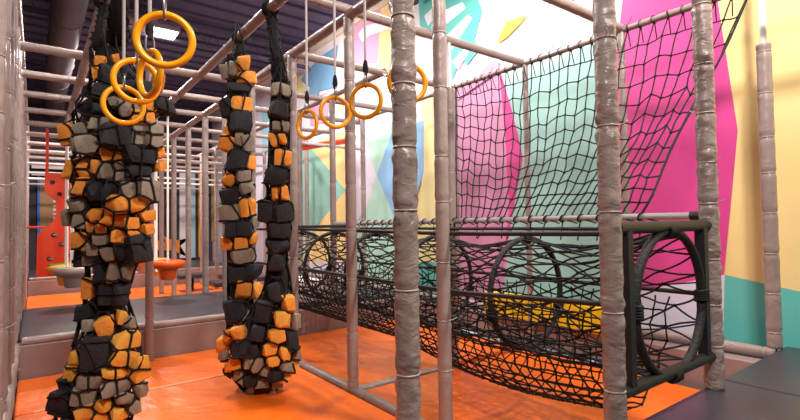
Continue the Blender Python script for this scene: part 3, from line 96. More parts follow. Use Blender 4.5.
M['foam_o'] = mat('orange_foam', rgb(236, 156, 60), 0.8, bump=(30, 0.35), var=(9, rgb(226, 138, 46)))
M['foam_y'] = mat('yellow_foam', rgb(242, 178, 74), 0.8, bump=(30, 0.35), var=(9, rgb(236, 164, 60)))
M['foam_g'] = mat('grey_foam', rgb(150, 140, 124), 0.85, bump=(30, 0.35), var=(9, rgb(136, 126, 110)))
M['foam_k'] = mat('black_foam', rgb(38, 37, 42), 0.8, bump=(30, 0.35), var=(9, rgb(30, 29, 34)))
M['sleeve'] = mat('black_sleeve_cloth', rgb(20, 19, 20), 0.95)
M['ceiling'] = mat('dark_deck', rgb(84, 78, 108), 0.8)
M['beam_dark'] = mat('dark_joist', rgb(74, 68, 94), 0.7)
M['duct'] = mat('duct_metal', rgb(86, 76, 84), 0.55, metal=0.2, bump=(6, 0.2))
M['trim'] = mat('pale_trim', rgb(235, 220, 200), 0.6)
M['floor'] = mat('dark_floor', rgb(92, 78, 76), 0.6, var=(2, rgb(80, 68, 66)))
M['wall_dark'] = mat('dark_wall', rgb(62, 52, 62), 0.8)
M['wall_taupe'] = mat('taupe_wall', rgb(120, 104, 102), 0.8)
M['red'] = mat('red_climbing_panel', rgb(242, 66, 16), 0.4)
M['strap_red'] = mat('red_strap', rgb(214, 60, 40), 0.7)
M['hold'] = mat('grey_hold', rgb(150, 140, 140), 0.6)
M['blue'] = mat('blue_paint', rgb(50, 110, 200), 0.5)
M['green'] = mat('green_plastic', rgb(110, 180, 60), 0.45)
M['orange_plastic'] = mat('orange_plastic', rgb(245, 95, 15), 0.35)
M['yellow_plastic'] = mat('yellow_plastic', rgb(245, 165, 30), 0.4)
M['grey_plastic'] = mat('grey_plastic', rgb(178, 158, 150), 0.4)
M['star'] = mat('orange_star_paint', rgb(240, 130, 30), 0.6)
M['white'] = mat('white_paint', rgb(232, 226, 226), 0.6)
M['tan'] = mat('tan_paint', rgb(176, 134, 96), 0.7)
M['yellow_foam_mat'] = mat('yellow_vinyl', rgb(232, 200, 6), 0.45)
M['paleblue'] = mat('pale_blue_vinyl', rgb(170, 205, 215), 0.5)
M['lamp'] = mat('lamp_face', (1, 1, 1, 1), 0.5, emit=((1, 0.97, 1.0, 1), 14))
M['lamp_body'] = mat('lamp_body', rgb(150, 130, 135), 0.5)
M['clip'] = mat('steel_clip', rgb(160, 155, 160), 0.3, metal=0.9)
PAINT = {'white': (232, 232, 240), 'aqua': (154, 198, 193), 'aqua_washed': (184, 212, 212), 'pale_pink': (206, 140, 180), 'pink': (212, 70, 146),
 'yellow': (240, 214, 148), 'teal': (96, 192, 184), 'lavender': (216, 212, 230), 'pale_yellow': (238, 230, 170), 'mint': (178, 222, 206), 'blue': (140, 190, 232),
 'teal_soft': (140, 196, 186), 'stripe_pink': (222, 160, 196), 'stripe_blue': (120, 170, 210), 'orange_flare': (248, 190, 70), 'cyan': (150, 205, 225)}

# ---------------- helpers ----------------
def obj(name, bm, m, parent=None, smooth=False, loc=None):
    me = bpy.data.meshes.new(name); bm.normal_update(); bm.to_mesh(me); bm.free()
    for k in (m if isinstance(m, list) else [m]): me.materials.append(M[k] if isinstance(k, str) else k)
    if smooth:
        for p in me.polygons: p.use_smooth = True
    o = bpy.data.objects.new(name, me); COL.objects.link(o)
    if parent is not None: o.parent = parent
    if loc is not None: o.location = loc
    return o
def tag(o, label, cat, group=None):
    o['label'] = label; o['category'] = cat
    if group: o['group'] = group
    return o
def thing(name, label, cat, loc=(0, 0, 0), group=None, rz=0):
    o = bpy.data.objects.new(name, None); COL.objects.link(o); o.location = loc; o.rotation_euler = (0, 0, rz)
    o.empty_display_size = 0.1
    return tag(o, label, cat, group)
def struct(name, bm, m, smooth=False):
    o = obj(name, bm, m, None, smooth); o['kind'] = 'structure'; return o
def box(bm, x0, x1, y0, y1, z0, z1, bev=0.0, mi=0):
    r = bmesh.ops.create_cube(bm, size=1.0, matrix=Matrix.Translation(((x0+x1)/2, (y0+y1)/2, (z0+z1)/2)) @ Matrix.Diagonal((x1-x0, y1-y0, z1-z0, 1)))
    vs = r['verts']; fs = set(f for v in vs for f in v.link_faces)
    for f in fs: f.material_index = mi
    if bev > 0:
        es = set(e for v in vs for e in v.link_edges)
        bmesh.ops.bevel(bm, geom=list(es), offset=bev, segments=3, affect='EDGES', profile=0.5)
    return bm
def frame_of(d):
    d = d.normalized(); a = Vector((0, 0, 1)) if abs(d.z) < 0.9 else Vector((1, 0, 0))
    u = d.cross(a).normalized(); return u, d.cross(u).normalized()
def tube(bm, pts, r, seg=8, cap=True, radii=None, closed=False):
    pts = [Vector(p) for p in pts]; n = len(pts); rings = []
    u = v = None
    for i, p in enumerate(pts):
        if closed: d = pts[(i+1) % n]-pts[(i-1) % n]
        else: d = pts[min(i+1, n-1)]-pts[max(i-1, 0)]
        if d.length < 1e-9: d = Vector((0, 0, 1))
        d.normalize()
        if u is None: u, v = frame_of(d)
        else:
            u = (u - d*u.dot(d));
            if u.length < 1e-6: u, v = frame_of(d)
            u.normalize(); v = d.cross(u).normalized()
        rr = radii[i] if radii else r
        rings.append([bm.verts.new(p + (u*math.cos(2*PI*k/seg)+v*math.sin(2*PI*k/seg))*rr) for k in range(seg)])
    m = n if closed else n-1
    for i in range(m):
        a, b = rings[i], rings[(i+1) % n]
        off = 0
        if closed and i == n-1:
            off = min(range(seg), key=lambda s: (a[0].co-b[s].co).length)
        for k in range(seg):
            try: bm.faces.new((a[k], a[(k+1) % seg], b[(k+1+off) % seg], b[(k+off) % seg]))
            except ValueError: pass
    if cap and not closed:
        for rg in (rings[0], rings[-1]):
            try: bm.faces.new(rg)
            except ValueError: pass
    return bm
def knot(bm, p, r):
    bmesh.ops.create_icosphere(bm, subdivisions=1, radius=r, matrix=Matrix.Translation(p))
def torus(bm, c, R, r, ax_n, seg=40, ms=10, flat=1.0):
    n = Vector(ax_n).normalized(); u, v = frame_of(n)
    tube(bm, [Vector(c)+(u*math.cos(2*PI*i/seg)+v*math.sin(2*PI*i/seg))*R for i in range(seg)], r, ms, closed=True)

# ---------------- room shell ----------------
XW = 5.35
struct('floor', box(bmesh.new(), -3.0, 5.6, -4.0, 19.2, -0.2, -0.07), 'floor')
struct('ceiling', box(bmesh.new(), -3.0, 5.6, -4.0, 19.2, 5.85, 6.0), 'ceiling')
struct('wall_back', box(bmesh.new(), -3.0, 5.6, 19.0, 19.2, -0.2, 5.9), 'wall_dark')
struct('wall_left', box(bmesh.new(), -3.1, -2.9, -4.0, 19.2, -0.2, 5.9), 'wall_taupe')
struct('wall_front', box(bmesh.new(), -3.0, 5.6, -4.2, -4.0, -0.2, 5.9), 'wall_taupe')
# mural wall: one mesh with the painted shapes set flush on it
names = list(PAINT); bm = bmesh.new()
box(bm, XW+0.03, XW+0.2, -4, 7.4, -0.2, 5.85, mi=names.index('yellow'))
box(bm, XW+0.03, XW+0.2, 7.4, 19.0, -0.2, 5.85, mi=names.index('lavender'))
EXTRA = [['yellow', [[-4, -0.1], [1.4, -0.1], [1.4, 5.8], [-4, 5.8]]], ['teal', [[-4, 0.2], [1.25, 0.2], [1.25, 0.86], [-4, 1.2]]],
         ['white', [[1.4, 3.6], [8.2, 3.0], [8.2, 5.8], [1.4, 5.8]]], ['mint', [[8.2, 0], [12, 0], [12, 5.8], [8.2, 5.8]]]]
for i, (c, poly) in enumerate(EXTRA+MURAL):  # white and pale upper shapes carry the lamp's bleaching in their colour
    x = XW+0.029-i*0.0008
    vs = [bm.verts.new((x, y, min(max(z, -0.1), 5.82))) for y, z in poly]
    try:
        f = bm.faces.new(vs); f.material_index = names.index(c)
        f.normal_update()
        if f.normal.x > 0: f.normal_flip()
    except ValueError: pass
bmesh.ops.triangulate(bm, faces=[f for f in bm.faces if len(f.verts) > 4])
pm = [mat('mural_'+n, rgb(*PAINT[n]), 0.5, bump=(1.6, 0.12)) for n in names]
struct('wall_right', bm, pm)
bm = bmesh.new(); box(bm, XW-0.06, XW+0.03, -4, 19, 5.70, 5.80)
struct('trim_1', bm, 'trim')
# ceiling joists and decking ribs
bm = bmesh.new()
for i in range(46): box(bm, -2.9, XW, -3.8+i*0.5, -3.72+i*0.5, 5.79, 5.86)
struct('trim_2', bm, 'beam_dark')
for i, y in enumerate((2.2, 6.4, 10.6, 14.8)):
    bm = bmesh.new(); box(bm, -2.9, XW-0.1, y-0.06, y+0.06, 5.30, 5.36); box(bm, -2.9, XW-0.1, y-0.05, y+0.05, 5.70, 5.78)
    for k in range(28):
        x = -2.9+k*0.29; tube(bm, [(x, y, 5.35), (x+0.145, y, 5.72), (x+0.29, y, 5.35)], 0.012, 5)
    o = obj('roof_joist', bm, 'beam_dark'); tag(o, ['dark roof truss nearest the camera, above the rings', 'dark roof truss, second from the camera', 'dark roof truss, third from the camera, behind the lit floodlight', 'dark roof truss farthest down the hall'][i], 'roof truss', 'roof trusses')
# duct
t = thing('air_duct', 'large round grey ventilation duct under the ceiling above the left lane', 'duct', (0.42, 0, 5.2))
bm = bmesh.new(); tube(bm, [(0, 3.0+i*0.6, 0) for i in range(27)], 0.25, 28); obj('duct_pipe', bm, 'duct', t, True)
for i in range(10):
    bm = bmesh.new(); torus(bm, (0, 4.0+i*1.5, 0), 0.253, 0.012, (0, 1, 0), 28, 6); obj('duct_joint', bm, 'duct', t, True)
for i in range(3):
    bm = bmesh.new(); tube(bm, [(0, 5+i*4, 0.25), (0, 5+i*4, 0.62)], 0.008, 5); obj('hanger_rod', bm, 'beam_dark', t)
# floodlight seen through the big ring
t = thing('floodlight', 'bright rectangular floodlight glowing on the ceiling, seen through the largest yellow ring', 'ceiling light', (1.85, 10.4, 5.36))
obj('lamp_housing', box(bmesh.new(), -0.55, 0.42, -0.28, 0.28, 0.0, 0.09, 0.02), 'lamp_body', t)
obj('lamp_lens', box(bmesh.new(), -0.12, 0.38, -0.24, 0.24, -0.03, 0.0), 'lamp', t)
obj('lamp_bracket', box(bmesh.new(), -0.05, 0.05, -0.04, 0.04, 0.09, 0.46), 'lamp_body', t)

# ---------------- mats, kerbs, platforms ----------------
def mat_slab(x0, x1, y0, y1, z0, z1, m, label, group, cat='floor mat', name='floor_mat', bev=0.02, seams=()):
    bm = bmesh.new(); box(bm, x0, x1, y0, y1, z0, z1, bev)
    o = obj(name, bm, m); tag(o, label, cat, group)
    for (a, b) in seams:
        s = bmesh.new(); tube(s, [a, b], 0.011, 6); obj('seam', s, 'seam', o)
    return o
mat_slab(-0.13, 2.27, 1.45, 5.04, -0.07, 0.0, 'mat_orange', 'glossy orange floor mat under the front of the left stone net', 'orange mats in the left lane', seams=[((0.0, 5.05, 0.0), (2.2, 5.05, 0.0))])
mat_slab(-0.13, 2.27, 5.06, 6.22, -0.07, 0.0, 'mat_orange', 'orange floor mat against the first taupe kerb in the left lane', 'orange mats in the left lane')
mat_slab(2.37, 4.72, 1.45, 3.78, -0.07, 0.0, 'mat_orange', 'orange floor mat under the near half of the rope tunnel', 'orange mats under the rope tunnel')
mat_slab(2.37, 4.72, 3.92, 6.22, -0.07, 0.0, 'mat_orange', 'orange floor mat under the far half of the rope tunnel', 'orange mats under the rope tunnel')
mat_slab(-0.13, 4.72, 8.9, 13.9, -0.07, 0.0, 'mat_orange', 'orange floor mat in the far pit below the hanging steps', 'orange mats')
mat_slab(2.37, 3.5, 3.8, 3.9, -0.07, 0.005, 'vinyl_tape', 'pale strip on the floor crossing between the two tunnel mats', None, 'floor strip', 'floor_strip', 0.005)
mat_slab(4.73, 4.79, 2.9, 6.2, -0.07, 0.02, 'paleblue', 'pale blue strip on the floor along the mural side kerb', None, 'floor strip', 'floor_strip', 0.005)
def pipe_pad(pts_a, pts_b, r, label, cat, name='padded_rail', m='vinyl', group=None, bands=0.6, sag=0.0, bump=0.004, ties=False):
    a, b = Vector(pts_a), Vector(pts_b); L = (b-a).length; n = max(6, int(L/0.05)); pts = []; rad = []
    ph = random.random()*bands
    for i in range(n+1):
        s = i/n; pts.append(a.lerp(b, s)); d = ((s*L+ph) % bands)/bands
        pinch = math.exp(-((min(d, 1-d))*bands/0.022)**2)
        rad.append(r*(1 - 0.09*pinch) + random.uniform(-bump, bump)*0.5)
    bm = bmesh.new(); tube(bm, pts, r, 16, radii=rad)
    o = obj(name, bm, m, None, True)
    tag(o, label, cat, group)
    d = (b-a).normalized(); u, v = frame_of(d)
    for k in range(int((L+ph)/bands)+1):
        s = k*bands-ph
        if 0.05 < s < L-0.05:
            tb = bmesh.new(); torus(tb, a+d*s, r*0.94, 0.005, d, 16, 5)
            if ties and random.random() < 0.6:
                q = a+d*s+v*r*random.choice((-1, 1)); tube(tb, [q, q+v*0.03+Vector((0, 0, 0.03)), q+v*0.05+Vector((0, 0, 0.06))], 0.0035, 4)
            obj('tie_band', tb, 'vinyl_tape', o, True)
    return o
pipe_pad((2.32, 1.5, 0.0), (2.32, 6.2, 0.0), 0.045, 'grey padded floor rail dividing the two orange lanes', 'floor rail')
# kerbs
def kerb(x0, x1, y0, y1, z1, label, cat='kerb'):
    o = obj('padded_kerb', box(bmesh.new(), x0, x1, y0, y1, -0.07, z1, 0.012), 'kerb_vinyl'); tag(o, label, cat, 'padded kerbs'); return o
kerb(-0.13, 4.7, 6.25, 6.36, 0.33, 'taupe padded kerb face across the left lane behind the stone nets')
kerb(-0.13, 4.7, 14.0, 14.1, 0.33, 'far taupe padded kerb below the red climbing panel')
kerb(-0.3, -0.14, 1.6, 19.0, 0.30, 'long taupe padded kerb along the row of posts on the left edge')
kerb(4.83, 5.2, 1.45, 14.0, 0.30, 'long taupe padded kerb at the foot of the painted wall')
pipe_pad((-0.1, 6.3, 0.365), (2.9, 6.3, 0.365), 0.042, 'light grey padded rail along the top of the first kerb', 'kerb rail', bands=0.5)
pipe_pad((-0.1, 14.05, 0.365), (4.7, 14.05, 0.365), 0.042, 'light grey padded rail along the top of the far kerb', 'kerb rail', bands=0.8)
pipe_pad((5.02, 1.40, 0.355), (5.02, 10.5, 0.355), 0.05, 'grey padded rail low along the foot of the painted wall', 'kerb rail', bands=0.45)
pipe_pad((-0.16, 2.9, 0.33), (-0.16, 6.2, 0.33), 0.05, 'grey padded rail on the left edge kerb at the bottom left corner', 'kerb rail', bands=0.45)
mat_slab(-0.13, 4.7, 6.42, 8.8, -0.05, 0.375, 'mat_black', 'black vinyl platform behind the first kerb', 'black platforms', 'platform', 'platform')
mat_slab(-0.13, 4.7, 14.15, 17.4, -0.05, 0.385, 'mat_black', 'far black vinyl platform under the red climbing panel', 'black platforms', 'platform', 'platform')
mat_slab(3.81, 5.2, -1.5, 1.38, -0.05, 0.40, 'mat_black', 'black vinyl platform mat at the lower right corner, beyond the seam', 'near platform mats', 'platform mat', 'platform_mat', 0.012)
mat_slab(1.2, 3.79, -1.5, 1.38, -0.05, 0.40, 'mat_black', 'black vinyl platform mat at the bottom edge, nearer than the seam', 'near platform mats', 'platform mat', 'platform_mat', 0.012)
mat_slab(-1.5, 1.18, -1.5, 1.2, -0.05, 0.40, 'mat_black', 'black vinyl platform mat under the camera', 'near platform mats', 'platform mat', 'platform_mat', 0.012)
o = obj('foam_barrier', box(bmesh.new(), 4.75, 4.96, 2.62, 4.5, 0.305, 0.60, 0.02), 'yellow_foam_mat'); tag(o, 'long yellow foam bar lying along the wall kerb behind the rope tunnel', 'foam bar')
o = obj('crash_box', box(bmesh.new(), 3.0, 3.45, 6.5, 7.2, 0.38, 0.70, 0.02), 'white'); tag(o, 'pale grey padded block behind the far end of the rope tunnel', 'padded block')

# ---------------- posts and beams ----------------
NTH = ['first', 'second', 'third', 'fourth', 'fifth', 'sixth', 'seventh', 'eighth', 'ninth', 'tenth', 'eleventh', 'twelfth', 'thirteenth', 'fourteenth', 'fifteenth', 'sixteenth']
def post(x, y, z0, z1, r, label, m='vinyl', bands=0.42, group=None, crumple=0.0, bare=None, ties=False):
    # bare = (z from, z to): bare galvanised tube; padding elsewhere
    t = thing('padded_post', label, 'post', (x, y, z0), group)
    zt = z1-z0; lo = 0.0; hi = zt
    if bare: hi = bare[0]-z0
    n = int((hi-lo)/0.02); segs = 20
    bm = bmesh.new(); rings = []; ph = random.uniform(0, bands)
    bz = []
    s = ph
    while s < hi: bz.append(s); s += bands*random.uniform(0.75, 1.2)
    rnd = [random.uniform(0, 6.28) for _ in range(8)]
    for i in range(n+1):
        z = lo+(hi-lo)*i/n
        dm = min([abs(z-b) for b in bz] or [9]); pin = math.exp(-(dm/0.016)**2); puff = math.exp(-((dm-0.05)/0.03)**2)
        ring = []
        for k in range(segs):
            a = 2*PI*k/segs
            w = crumple*(math.sin(3*a+rnd[0]+z*9)*math.sin(z*47+rnd[1]) + 0.7*math.sin(5*a+rnd[2]-z*31) + 0.8*math.sin(2*a+rnd[3])*math.sin(z*88+rnd[4]) + 0.5*math.sin(7*a+z*13+rnd[5])*math.sin(z*61+rnd[6]))
            rr = r*(1-0.13*pin+0.035*puff) + w*(1-pin)*(0.5+0.9*puff)
            ring.append(bm.verts.new((math.cos(a)*rr, math.sin(a)*rr, z)))
        rings.append(ring)
    for i in range(n):
        for k in range(segs): bm.faces.new((rings[i][k], rings[i][(k+1) % segs], rings[i+1][(k+1) % segs], rings[i+1][k]))
    bm.faces.new(rings[-1]); bm.faces.new(rings[0][::-1])
    obj('padding', bm, m, t, True)
    for b in bz:
        tb = bmesh.new(); torus(tb, (0, 0, b), r*0.9, 0.0055, (0, 0, 1), 20, 6)
        if ties and random.random() < 0.7:
            a = random.uniform(0, 6.28); e = Vector((math.cos(a), math.sin(a), 0))
            tube(tb, [e*r*0.9+Vector((0, 0, b)), e*(r+0.015)+Vector((0, 0, b+0.004)), e*(r+0.045)+Vector((0, 0, b+0.02))], 0.003, 4)
        obj('tie_band', tb, 'vinyl_tape', t, True)
    if bare:
        tb = bmesh.new(); tube(tb, [(0, 0, hi-0.02), (0, 0, zt)], 0.026, 14); o = obj('steel_tube', tb, 'galv', t, True); o['label'] = 'bare galvanised steel tube above the padding'
    return t
def beam(a, b, label, r=0.05, m='vinyl', ties=True, group='padded overhead beams'):
    return pipe_pad(a, b, r, label, 'beam', 'padded_beam', m, group, 0.7, ties=ties)
ZT = 3.45
RY = [1.33, 2.58, 3.83, 5.08, 6.37, 7.5, 8.6, 9.75, 10.95, 12.2, 13.5, 14.8, 16.1, 17.4]
WH = ['front post at the entry ring of the rope tunnel, heavily crumpled', 'slim post right of the thick foreground post', 'slim post between the foreground post and the right stone net', 'post just right of the right stone net']
for i, y in enumerate(RY):
    lab = 'grey padded '+WH[i] if i < 4 else 'grey padded post, %s from the front in the row behind the right stone net' % NTH[i]
    z0 = 0.0 if y < 6.3 else (0.375 if y < 8.8 or y > 14.2 else 0.0)
    post(2.32+(0.006 if i == 0 else 0), y-(0.008 if i == 0 else 0), z0, ZT-0.02, 0.054 if i == 0 else 0.05, lab, 'vinyl_crumpled' if i == 0 else 'vinyl', group='posts of the middle row', crumple=0.0035 if i == 0 else (0.001 if i < 4 else 0.0), ties=i < 4)
post(1.305, 1.692, 0.0, 3.7, 0.054, 'thick crumpled grey padded post standing in the foreground at mid frame', 'vinyl_crumpled', 0.34, crumple=0.0036)
# row along the net side
post(3.55, 1.33, 0.40, ZT+0.4, 0.058, 'crumpled grey padded post right of the entry ring, on the platform edge', 'vinyl_crumpled', 0.34, crumple=0.003, ties=True)
post(3.55, 3.80, 0.0, ZT, 0.05, 'grey post with bare steel top at the left edge of the net curtain', 'vinyl', 0.5, bare=(2.95, ZT))
for i, y in enumerate(RY[4:12]):
    z0 = 0.375 if (y > 6.4 and y < 8.8) or y > 14.2 else 0.0
    post(3.55, y+0.0, z0, ZT-0.02, 0.046, 'grey padded post, %s in the row beyond the rope tunnel' % NTH[i], bands=0.5, group='posts beyond the tunnel')
post(5.06, 1.42, 0.40, 3.9, 0.055, 'grey padded post with bare steel top against the yellow and teal wall at right', 'vinyl', 0.32, crumple=0.001, bare=(3.02, 3.9))
for i, (y, s) in enumerate([(2.54, 0), (3.76, 0), (5.0, 0), (6.37, 0), (7.45, 0), (8.6, 0), (9.75, 0), (10.95, 0), (12.2, 0), (13.5, 0)]):
    where = ['behind the net curtain, right hand one', 'behind the middle of the net curtain', 'behind the left edge of the net curtain'][i] if i < 3 else 'beside the painted wall, %s beyond the net curtain' % NTH[i-3]
    post(4.78, y, 0.0, ZT-0.02, 0.034 if i < 3 else 0.045, 'slim grey post ' + where, bands=0.6, group='posts beside the painted wall')
# left edge row
LY = [3.35, 3.95, 4.6, 5.3, 6.1, 6.9, 7.9, 8.9, 10.0, 11.2, 12.4, 13.6, 14.8, 16.2]
for i, y in enumerate(LY):
    post(-0.185, y, -0.05, ZT+0.25, 0.054, 'grey padded post, %s from the camera in the tight row at the left edge' % NTH[i], bands=0.4, crumple=0.0012 if i < 5 else 0, group='posts at the left edge', ties=i < 5)
bm = bmesh.new(); box(bm, -0.30, -0.24, 3.0, 17.5, 0.28, 3.75, 0.01)
o = obj('side_padding', bm, 'wall_taupe'); tag(o, 'tall taupe padded panel behind the row of posts at the left edge', 'padded panel')
post(1.05, 6.18, 0.0, ZT-0.02, 0.045, 'grey padded post standing against the first kerb beside the left stone net', bands=0.45)
post(1.05, 8.85, 0.0, ZT-0.02, 0.045, 'grey padded post at the rear edge of the black platform behind the left stone net', bands=0.45)

beam((2.32, 0.2, ZT), (2.32, 17.4, ZT), 'long grey padded beam along the top of the middle row of posts')
beam((1.67, 2.6, ZT), (1.67, 15.5, ZT), 'long grey padded beam carrying the right stone net', r=0.048)
beam((0.46, 1.2, ZT), (0.46, 11.6, ZT), 'crumpled grey padded beam carrying the left stone net', m='vinyl_crumpled')
beam((-0.16, 3.0, ZT+0.12), (-0.16, 17.4, ZT+0.12), 'long grey padded beam along the top of the left edge row of posts')
beam((4.78, 0.9, ZT), (4.78, 15, ZT), 'grey padded beam carrying the top edge of the net curtain', r=0.032)
beam((3.55, 5.0, ZT), (3.55, 15, ZT), 'grey padded beam over the far row of posts beyond the tunnel', r=0.045)
beam((1.67, 3.83, ZT+0.06), (4.78, 3.80, ZT+0.02), 'grey padded crossbar from the right stone net to the net curtain', r=0.045)
beam((2.32, 2.55, ZT+0.02), (4.78, 2.54, ZT+0.02), 'grey padded crossbar ending above the right part of the net curtain', r=0.045)
beam((2.32, 5.04, ZT), (4.78, 5.04, ZT), 'grey padded crossbar above the yellow rings', r=0.045)
for i, y in enumerate(RY[4:]):
    beam((-0.16, y, ZT-0.02), (2.32, y, ZT-0.02), 'grey padded crossbar over the left lane, %s from the camera' % NTH[i], r=0.047, ties=i < 3, group='crossbars over the left lane')
    beam((2.32, y+0.05, ZT-0.06), (4.78, y+0.05, ZT-0.06), 'grey padded crossbar on the mural side, %s beyond the rings' % NTH[i], r=0.042, ties=False, group='crossbars on the mural side')
for i, (y, z) in enumerate([(11.6, 3.0), (12.8, 2.9), (14.2, 2.7), (15.4, 2.95), (16.8, 3.1), (17.8, 2.85)]):
    beam((-0.16, y, z), (4.7, y, z), 'thin pale crossbar far down the hall, %s below the others' % NTH[i], r=0.03, ties=False, m='galv', group='far crossbars')
beam((3.55, 7.5, 2.9), (4.78, 7.5, 2.9), 'short pale steel crossbar behind the second yellow ring', r=0.03, ties=False, m='galv')
# galvanised rail under the net curtain
t = thing('steel_rail', 'bare galvanised rail under the net curtain, above the rope tunnel', 'rail', (3.55, 1.33, 1.53))
bm = bmesh.new(); tube(bm, [(0, 0.04, 0), (0, 5.0, 0)], 0.026, 14); obj('steel_tube', bm, 'galv', t, True)
bm = bmesh.new(); tube(bm, [(0, 0.05, 0), (0, 0.11, 0)], 0.031, 14); obj('end_cap', bm, 'black_steel', t, True)

# ---------------- rope tunnel ----------------
T = thing('rope_tunnel', 'black rope net tunnel strung through round hoops on black steel rails', 'net tunnel', (2.95, 1.33, 1.03))
CX, CZ = 2.95, 1.03
def loc3(p): return (p[0]-CX, p[1]-1.33, p[2]-CZ)
fr = obj('entry_frame', tube(bmesh.new(), [loc3((2.38, 1.33, 0.62)), loc3((3.60, 1.33, 0.62))], 0.035, 16), 'black_steel', T, True)
bm = bmesh.new(); tube(bm, [loc3((2.40, 1.33, 1.465)), loc3((3.62, 1.33, 1.465))], 0.035, 16); obj('top_bar', bm, 'black_steel', fr, True)
for xx in (2.485, 3.42):
    obj('upright', box(bmesh.new(), xx-0.028-CX, xx+0.028-CX, -0.03, 0.03, 0.62-CZ, 1.465-CZ, 0.004), 'black_steel', fr)
hoops = [(2.98, 1.33, 1.02, 0.42, 0.026), (2.98, 2.37, 0.97, 0.41, 0.022), (2.98, 3.37, 0.98, 0.41, 0.02), (2.98, 4.37, 1.0, 0.41, 0.02), (2.98, 5.32, 1.0, 0.41, 0.02), (2.98, 6.2, 1.0, 0.41, 0.02)]
for i, (x, y, z, R, r) in enumerate(hoops):
    bm = bmesh.new(); torus(bm, loc3((x, y, z)), R, r, (0, 1, 0), 56, 12)
    h = obj('hoop', bm, 'hoop_wrap', T, True)
    for a in ((0, PI/2, PI, -PI/2) if i == 0 else (PI/2, -0.3, PI+0.3)):
        bm = bmesh.new()
        for k in range(5):
            aa = a+(k-2)*0.035; c = Vector(loc3((x+R*math.cos(aa), y, z+R*math.sin(aa))))
            torus(bm, c, r+0.012, 0.009, (-math.sin(aa), 0.15, math.cos(aa)), 12, 5)
        obj('binding', bm, 'rope', h, True)
for (pts, lab) in [([(2.38, 1.36, 1.437), (2.36, 2.5, 1.43), (2.38, 5.0, 1.465), (2.38, 6.35, 1.465)], 'rail'),
            ([(2.38, 1.36, 1.07), (2.36, 2.45, 1.022), (2.38, 5.0, 1.025), (2.38, 6.35, 1.02)], 'rail'),
            ([(3.50, 1.36, 1.44), (3.50, 6.35, 1.46)], 'rail'), ([(3.47, 1.36, 1.02), (3.47, 6.35, 1.02)], 'rail')]:
    bm = bmesh.new(); tube(bm, [loc3(p) for p in pts], 0.016, 10); obj('rail', bm, 'black_steel', T, True)
bm = bmesh.new(); tube(bm, [loc3((2.38, 5.9, 1.49)), loc3((3.5, 5.9, 1.49))], 0.02, 8); obj('end_crossbar', bm, 'black_steel', T, True)
def tun(s, a, lay=0):
    # s: distance along the tunnel; a: angle. hoop radius at hoops, waisted and sagging between
    y = 1.33+s; k = 0
    while k < len(hoops)-2 and hoops[k+1][1] < y: k += 1
    h0, h1 = hoops[k], hoops[k+1]; t = min(max((y-h0[1])/(h1[1]-h0[1]), 0), 1)
    R = (h0[3]+(h1[3]-h0[3])*t)*(1-0.07*math.sin(PI*t)); z = h0[2]+(h1[2]-h0[2])*t
    x = h0[0]; ca, sa = math.cos(a), math.sin(a)
    px = x+R*ca; pz = z+R*sa - (0.045*math.sin(PI*t) if sa > 0 else 0.06*math.sin(PI*t))
    if lay: # lower catch net, wider and hanging deeper
        px = x+0.50*ca; pz = 0.98 + (0.60+0.14*math.sin(PI*min(s/2.4, 1)))*sa*(1.0 if sa < 0 else 0)
    return Vector((px-CX, y-1.33, pz-CZ))
def cord_net(bm, fn, seg_list, r, jit, nseg=4, ks=1.9, side=5):
    for (a0, b0, a1, b1) in seg_list:
        j = [Vector([random.uniform(-jit, jit) for _ in range(3)]) for _ in range(2)]
        pts = []
        for i in range(nseg+1):
            t = i/nseg; p = fn(a0+(a1-a0)*t, b0+(b1-b0)*t); w = math.sin(PI*t)
            pts.append(p + j[0]*w)
        tube(bm, pts, r, side, cap=False)
        if ks: knot(bm, pts[0], r*ks)
bm = bmesh.new(); segs = []
NA = 18; LEN = 5.0; NS = 26
P = {}
for i in range(NS+1):
    for k in range(NA): P[i, k] = (LEN*i/NS+random.uniform(-0.035, 0.035)*(0 < i < NS), 2*PI*(k+0.5*(i % 2))/NA+random.uniform(-0.07, 0.07))
for i in range(NS):
    for k in range(NA):
        s, a = P[i, k]
        for dk in ((0, -1) if i % 2 == 0 else (0, 1)):
            kk = (k+dk) % NA; s2, a2 = P[i+1, kk]
            while a2-a > PI: a2 -= 2*PI
            while a2-a < -PI: a2 += 2*PI
            segs.append((s, a, s2, a2))
cord_net(bm, tun, segs, 0.0068, 0.014)
n1 = obj('tunnel_net', bm, 'rope', T, True)
bm = bmesh.new(); segs = []
for k in range(10):
    a = 2*PI*k/10+0.2
    s = 0.0
    while s < LEN-0.5:
        e = s+random.uniform(0.5, 1.0); a2 = a+random.uniform(-0.3, 0.3); segs.append((s, a, min(e, LEN), a2)); s = e; a = a2
cord_net(bm, tun, segs, 0.0055, 0.03, 8, 0)
obj('tension_cords', bm, 'rope', T, True)
# catch net below (square mesh)
bm = bmesh.new(); segs = []
NX = 20; S0, S1 = 0.25, 4.95; NL = 50
def catch(s, a): return tun(s, a, 1)
for i in range(NL+1):
    s = S0+(S1-S0)*i/NL
    for k in range(NX):
        a0 = PI+PI*k/NX; a1 = PI+PI*(k+1)/NX
        ds = 0.02*math.sin(k*2.1+i)
        segs.append((s+ds, a0, s+0.02*math.sin((k+1)*2.1+i), a1))
        if i < NL: segs.append((s+ds, a0, s+(S1-S0)/NL+0.02*math.sin(k*2.1+i+1), a0))
cord_net(bm, catch, segs, 0.006, 0.006, 2, 1.9, 4)
obj('catch_net', bm, 'rope', T, True)
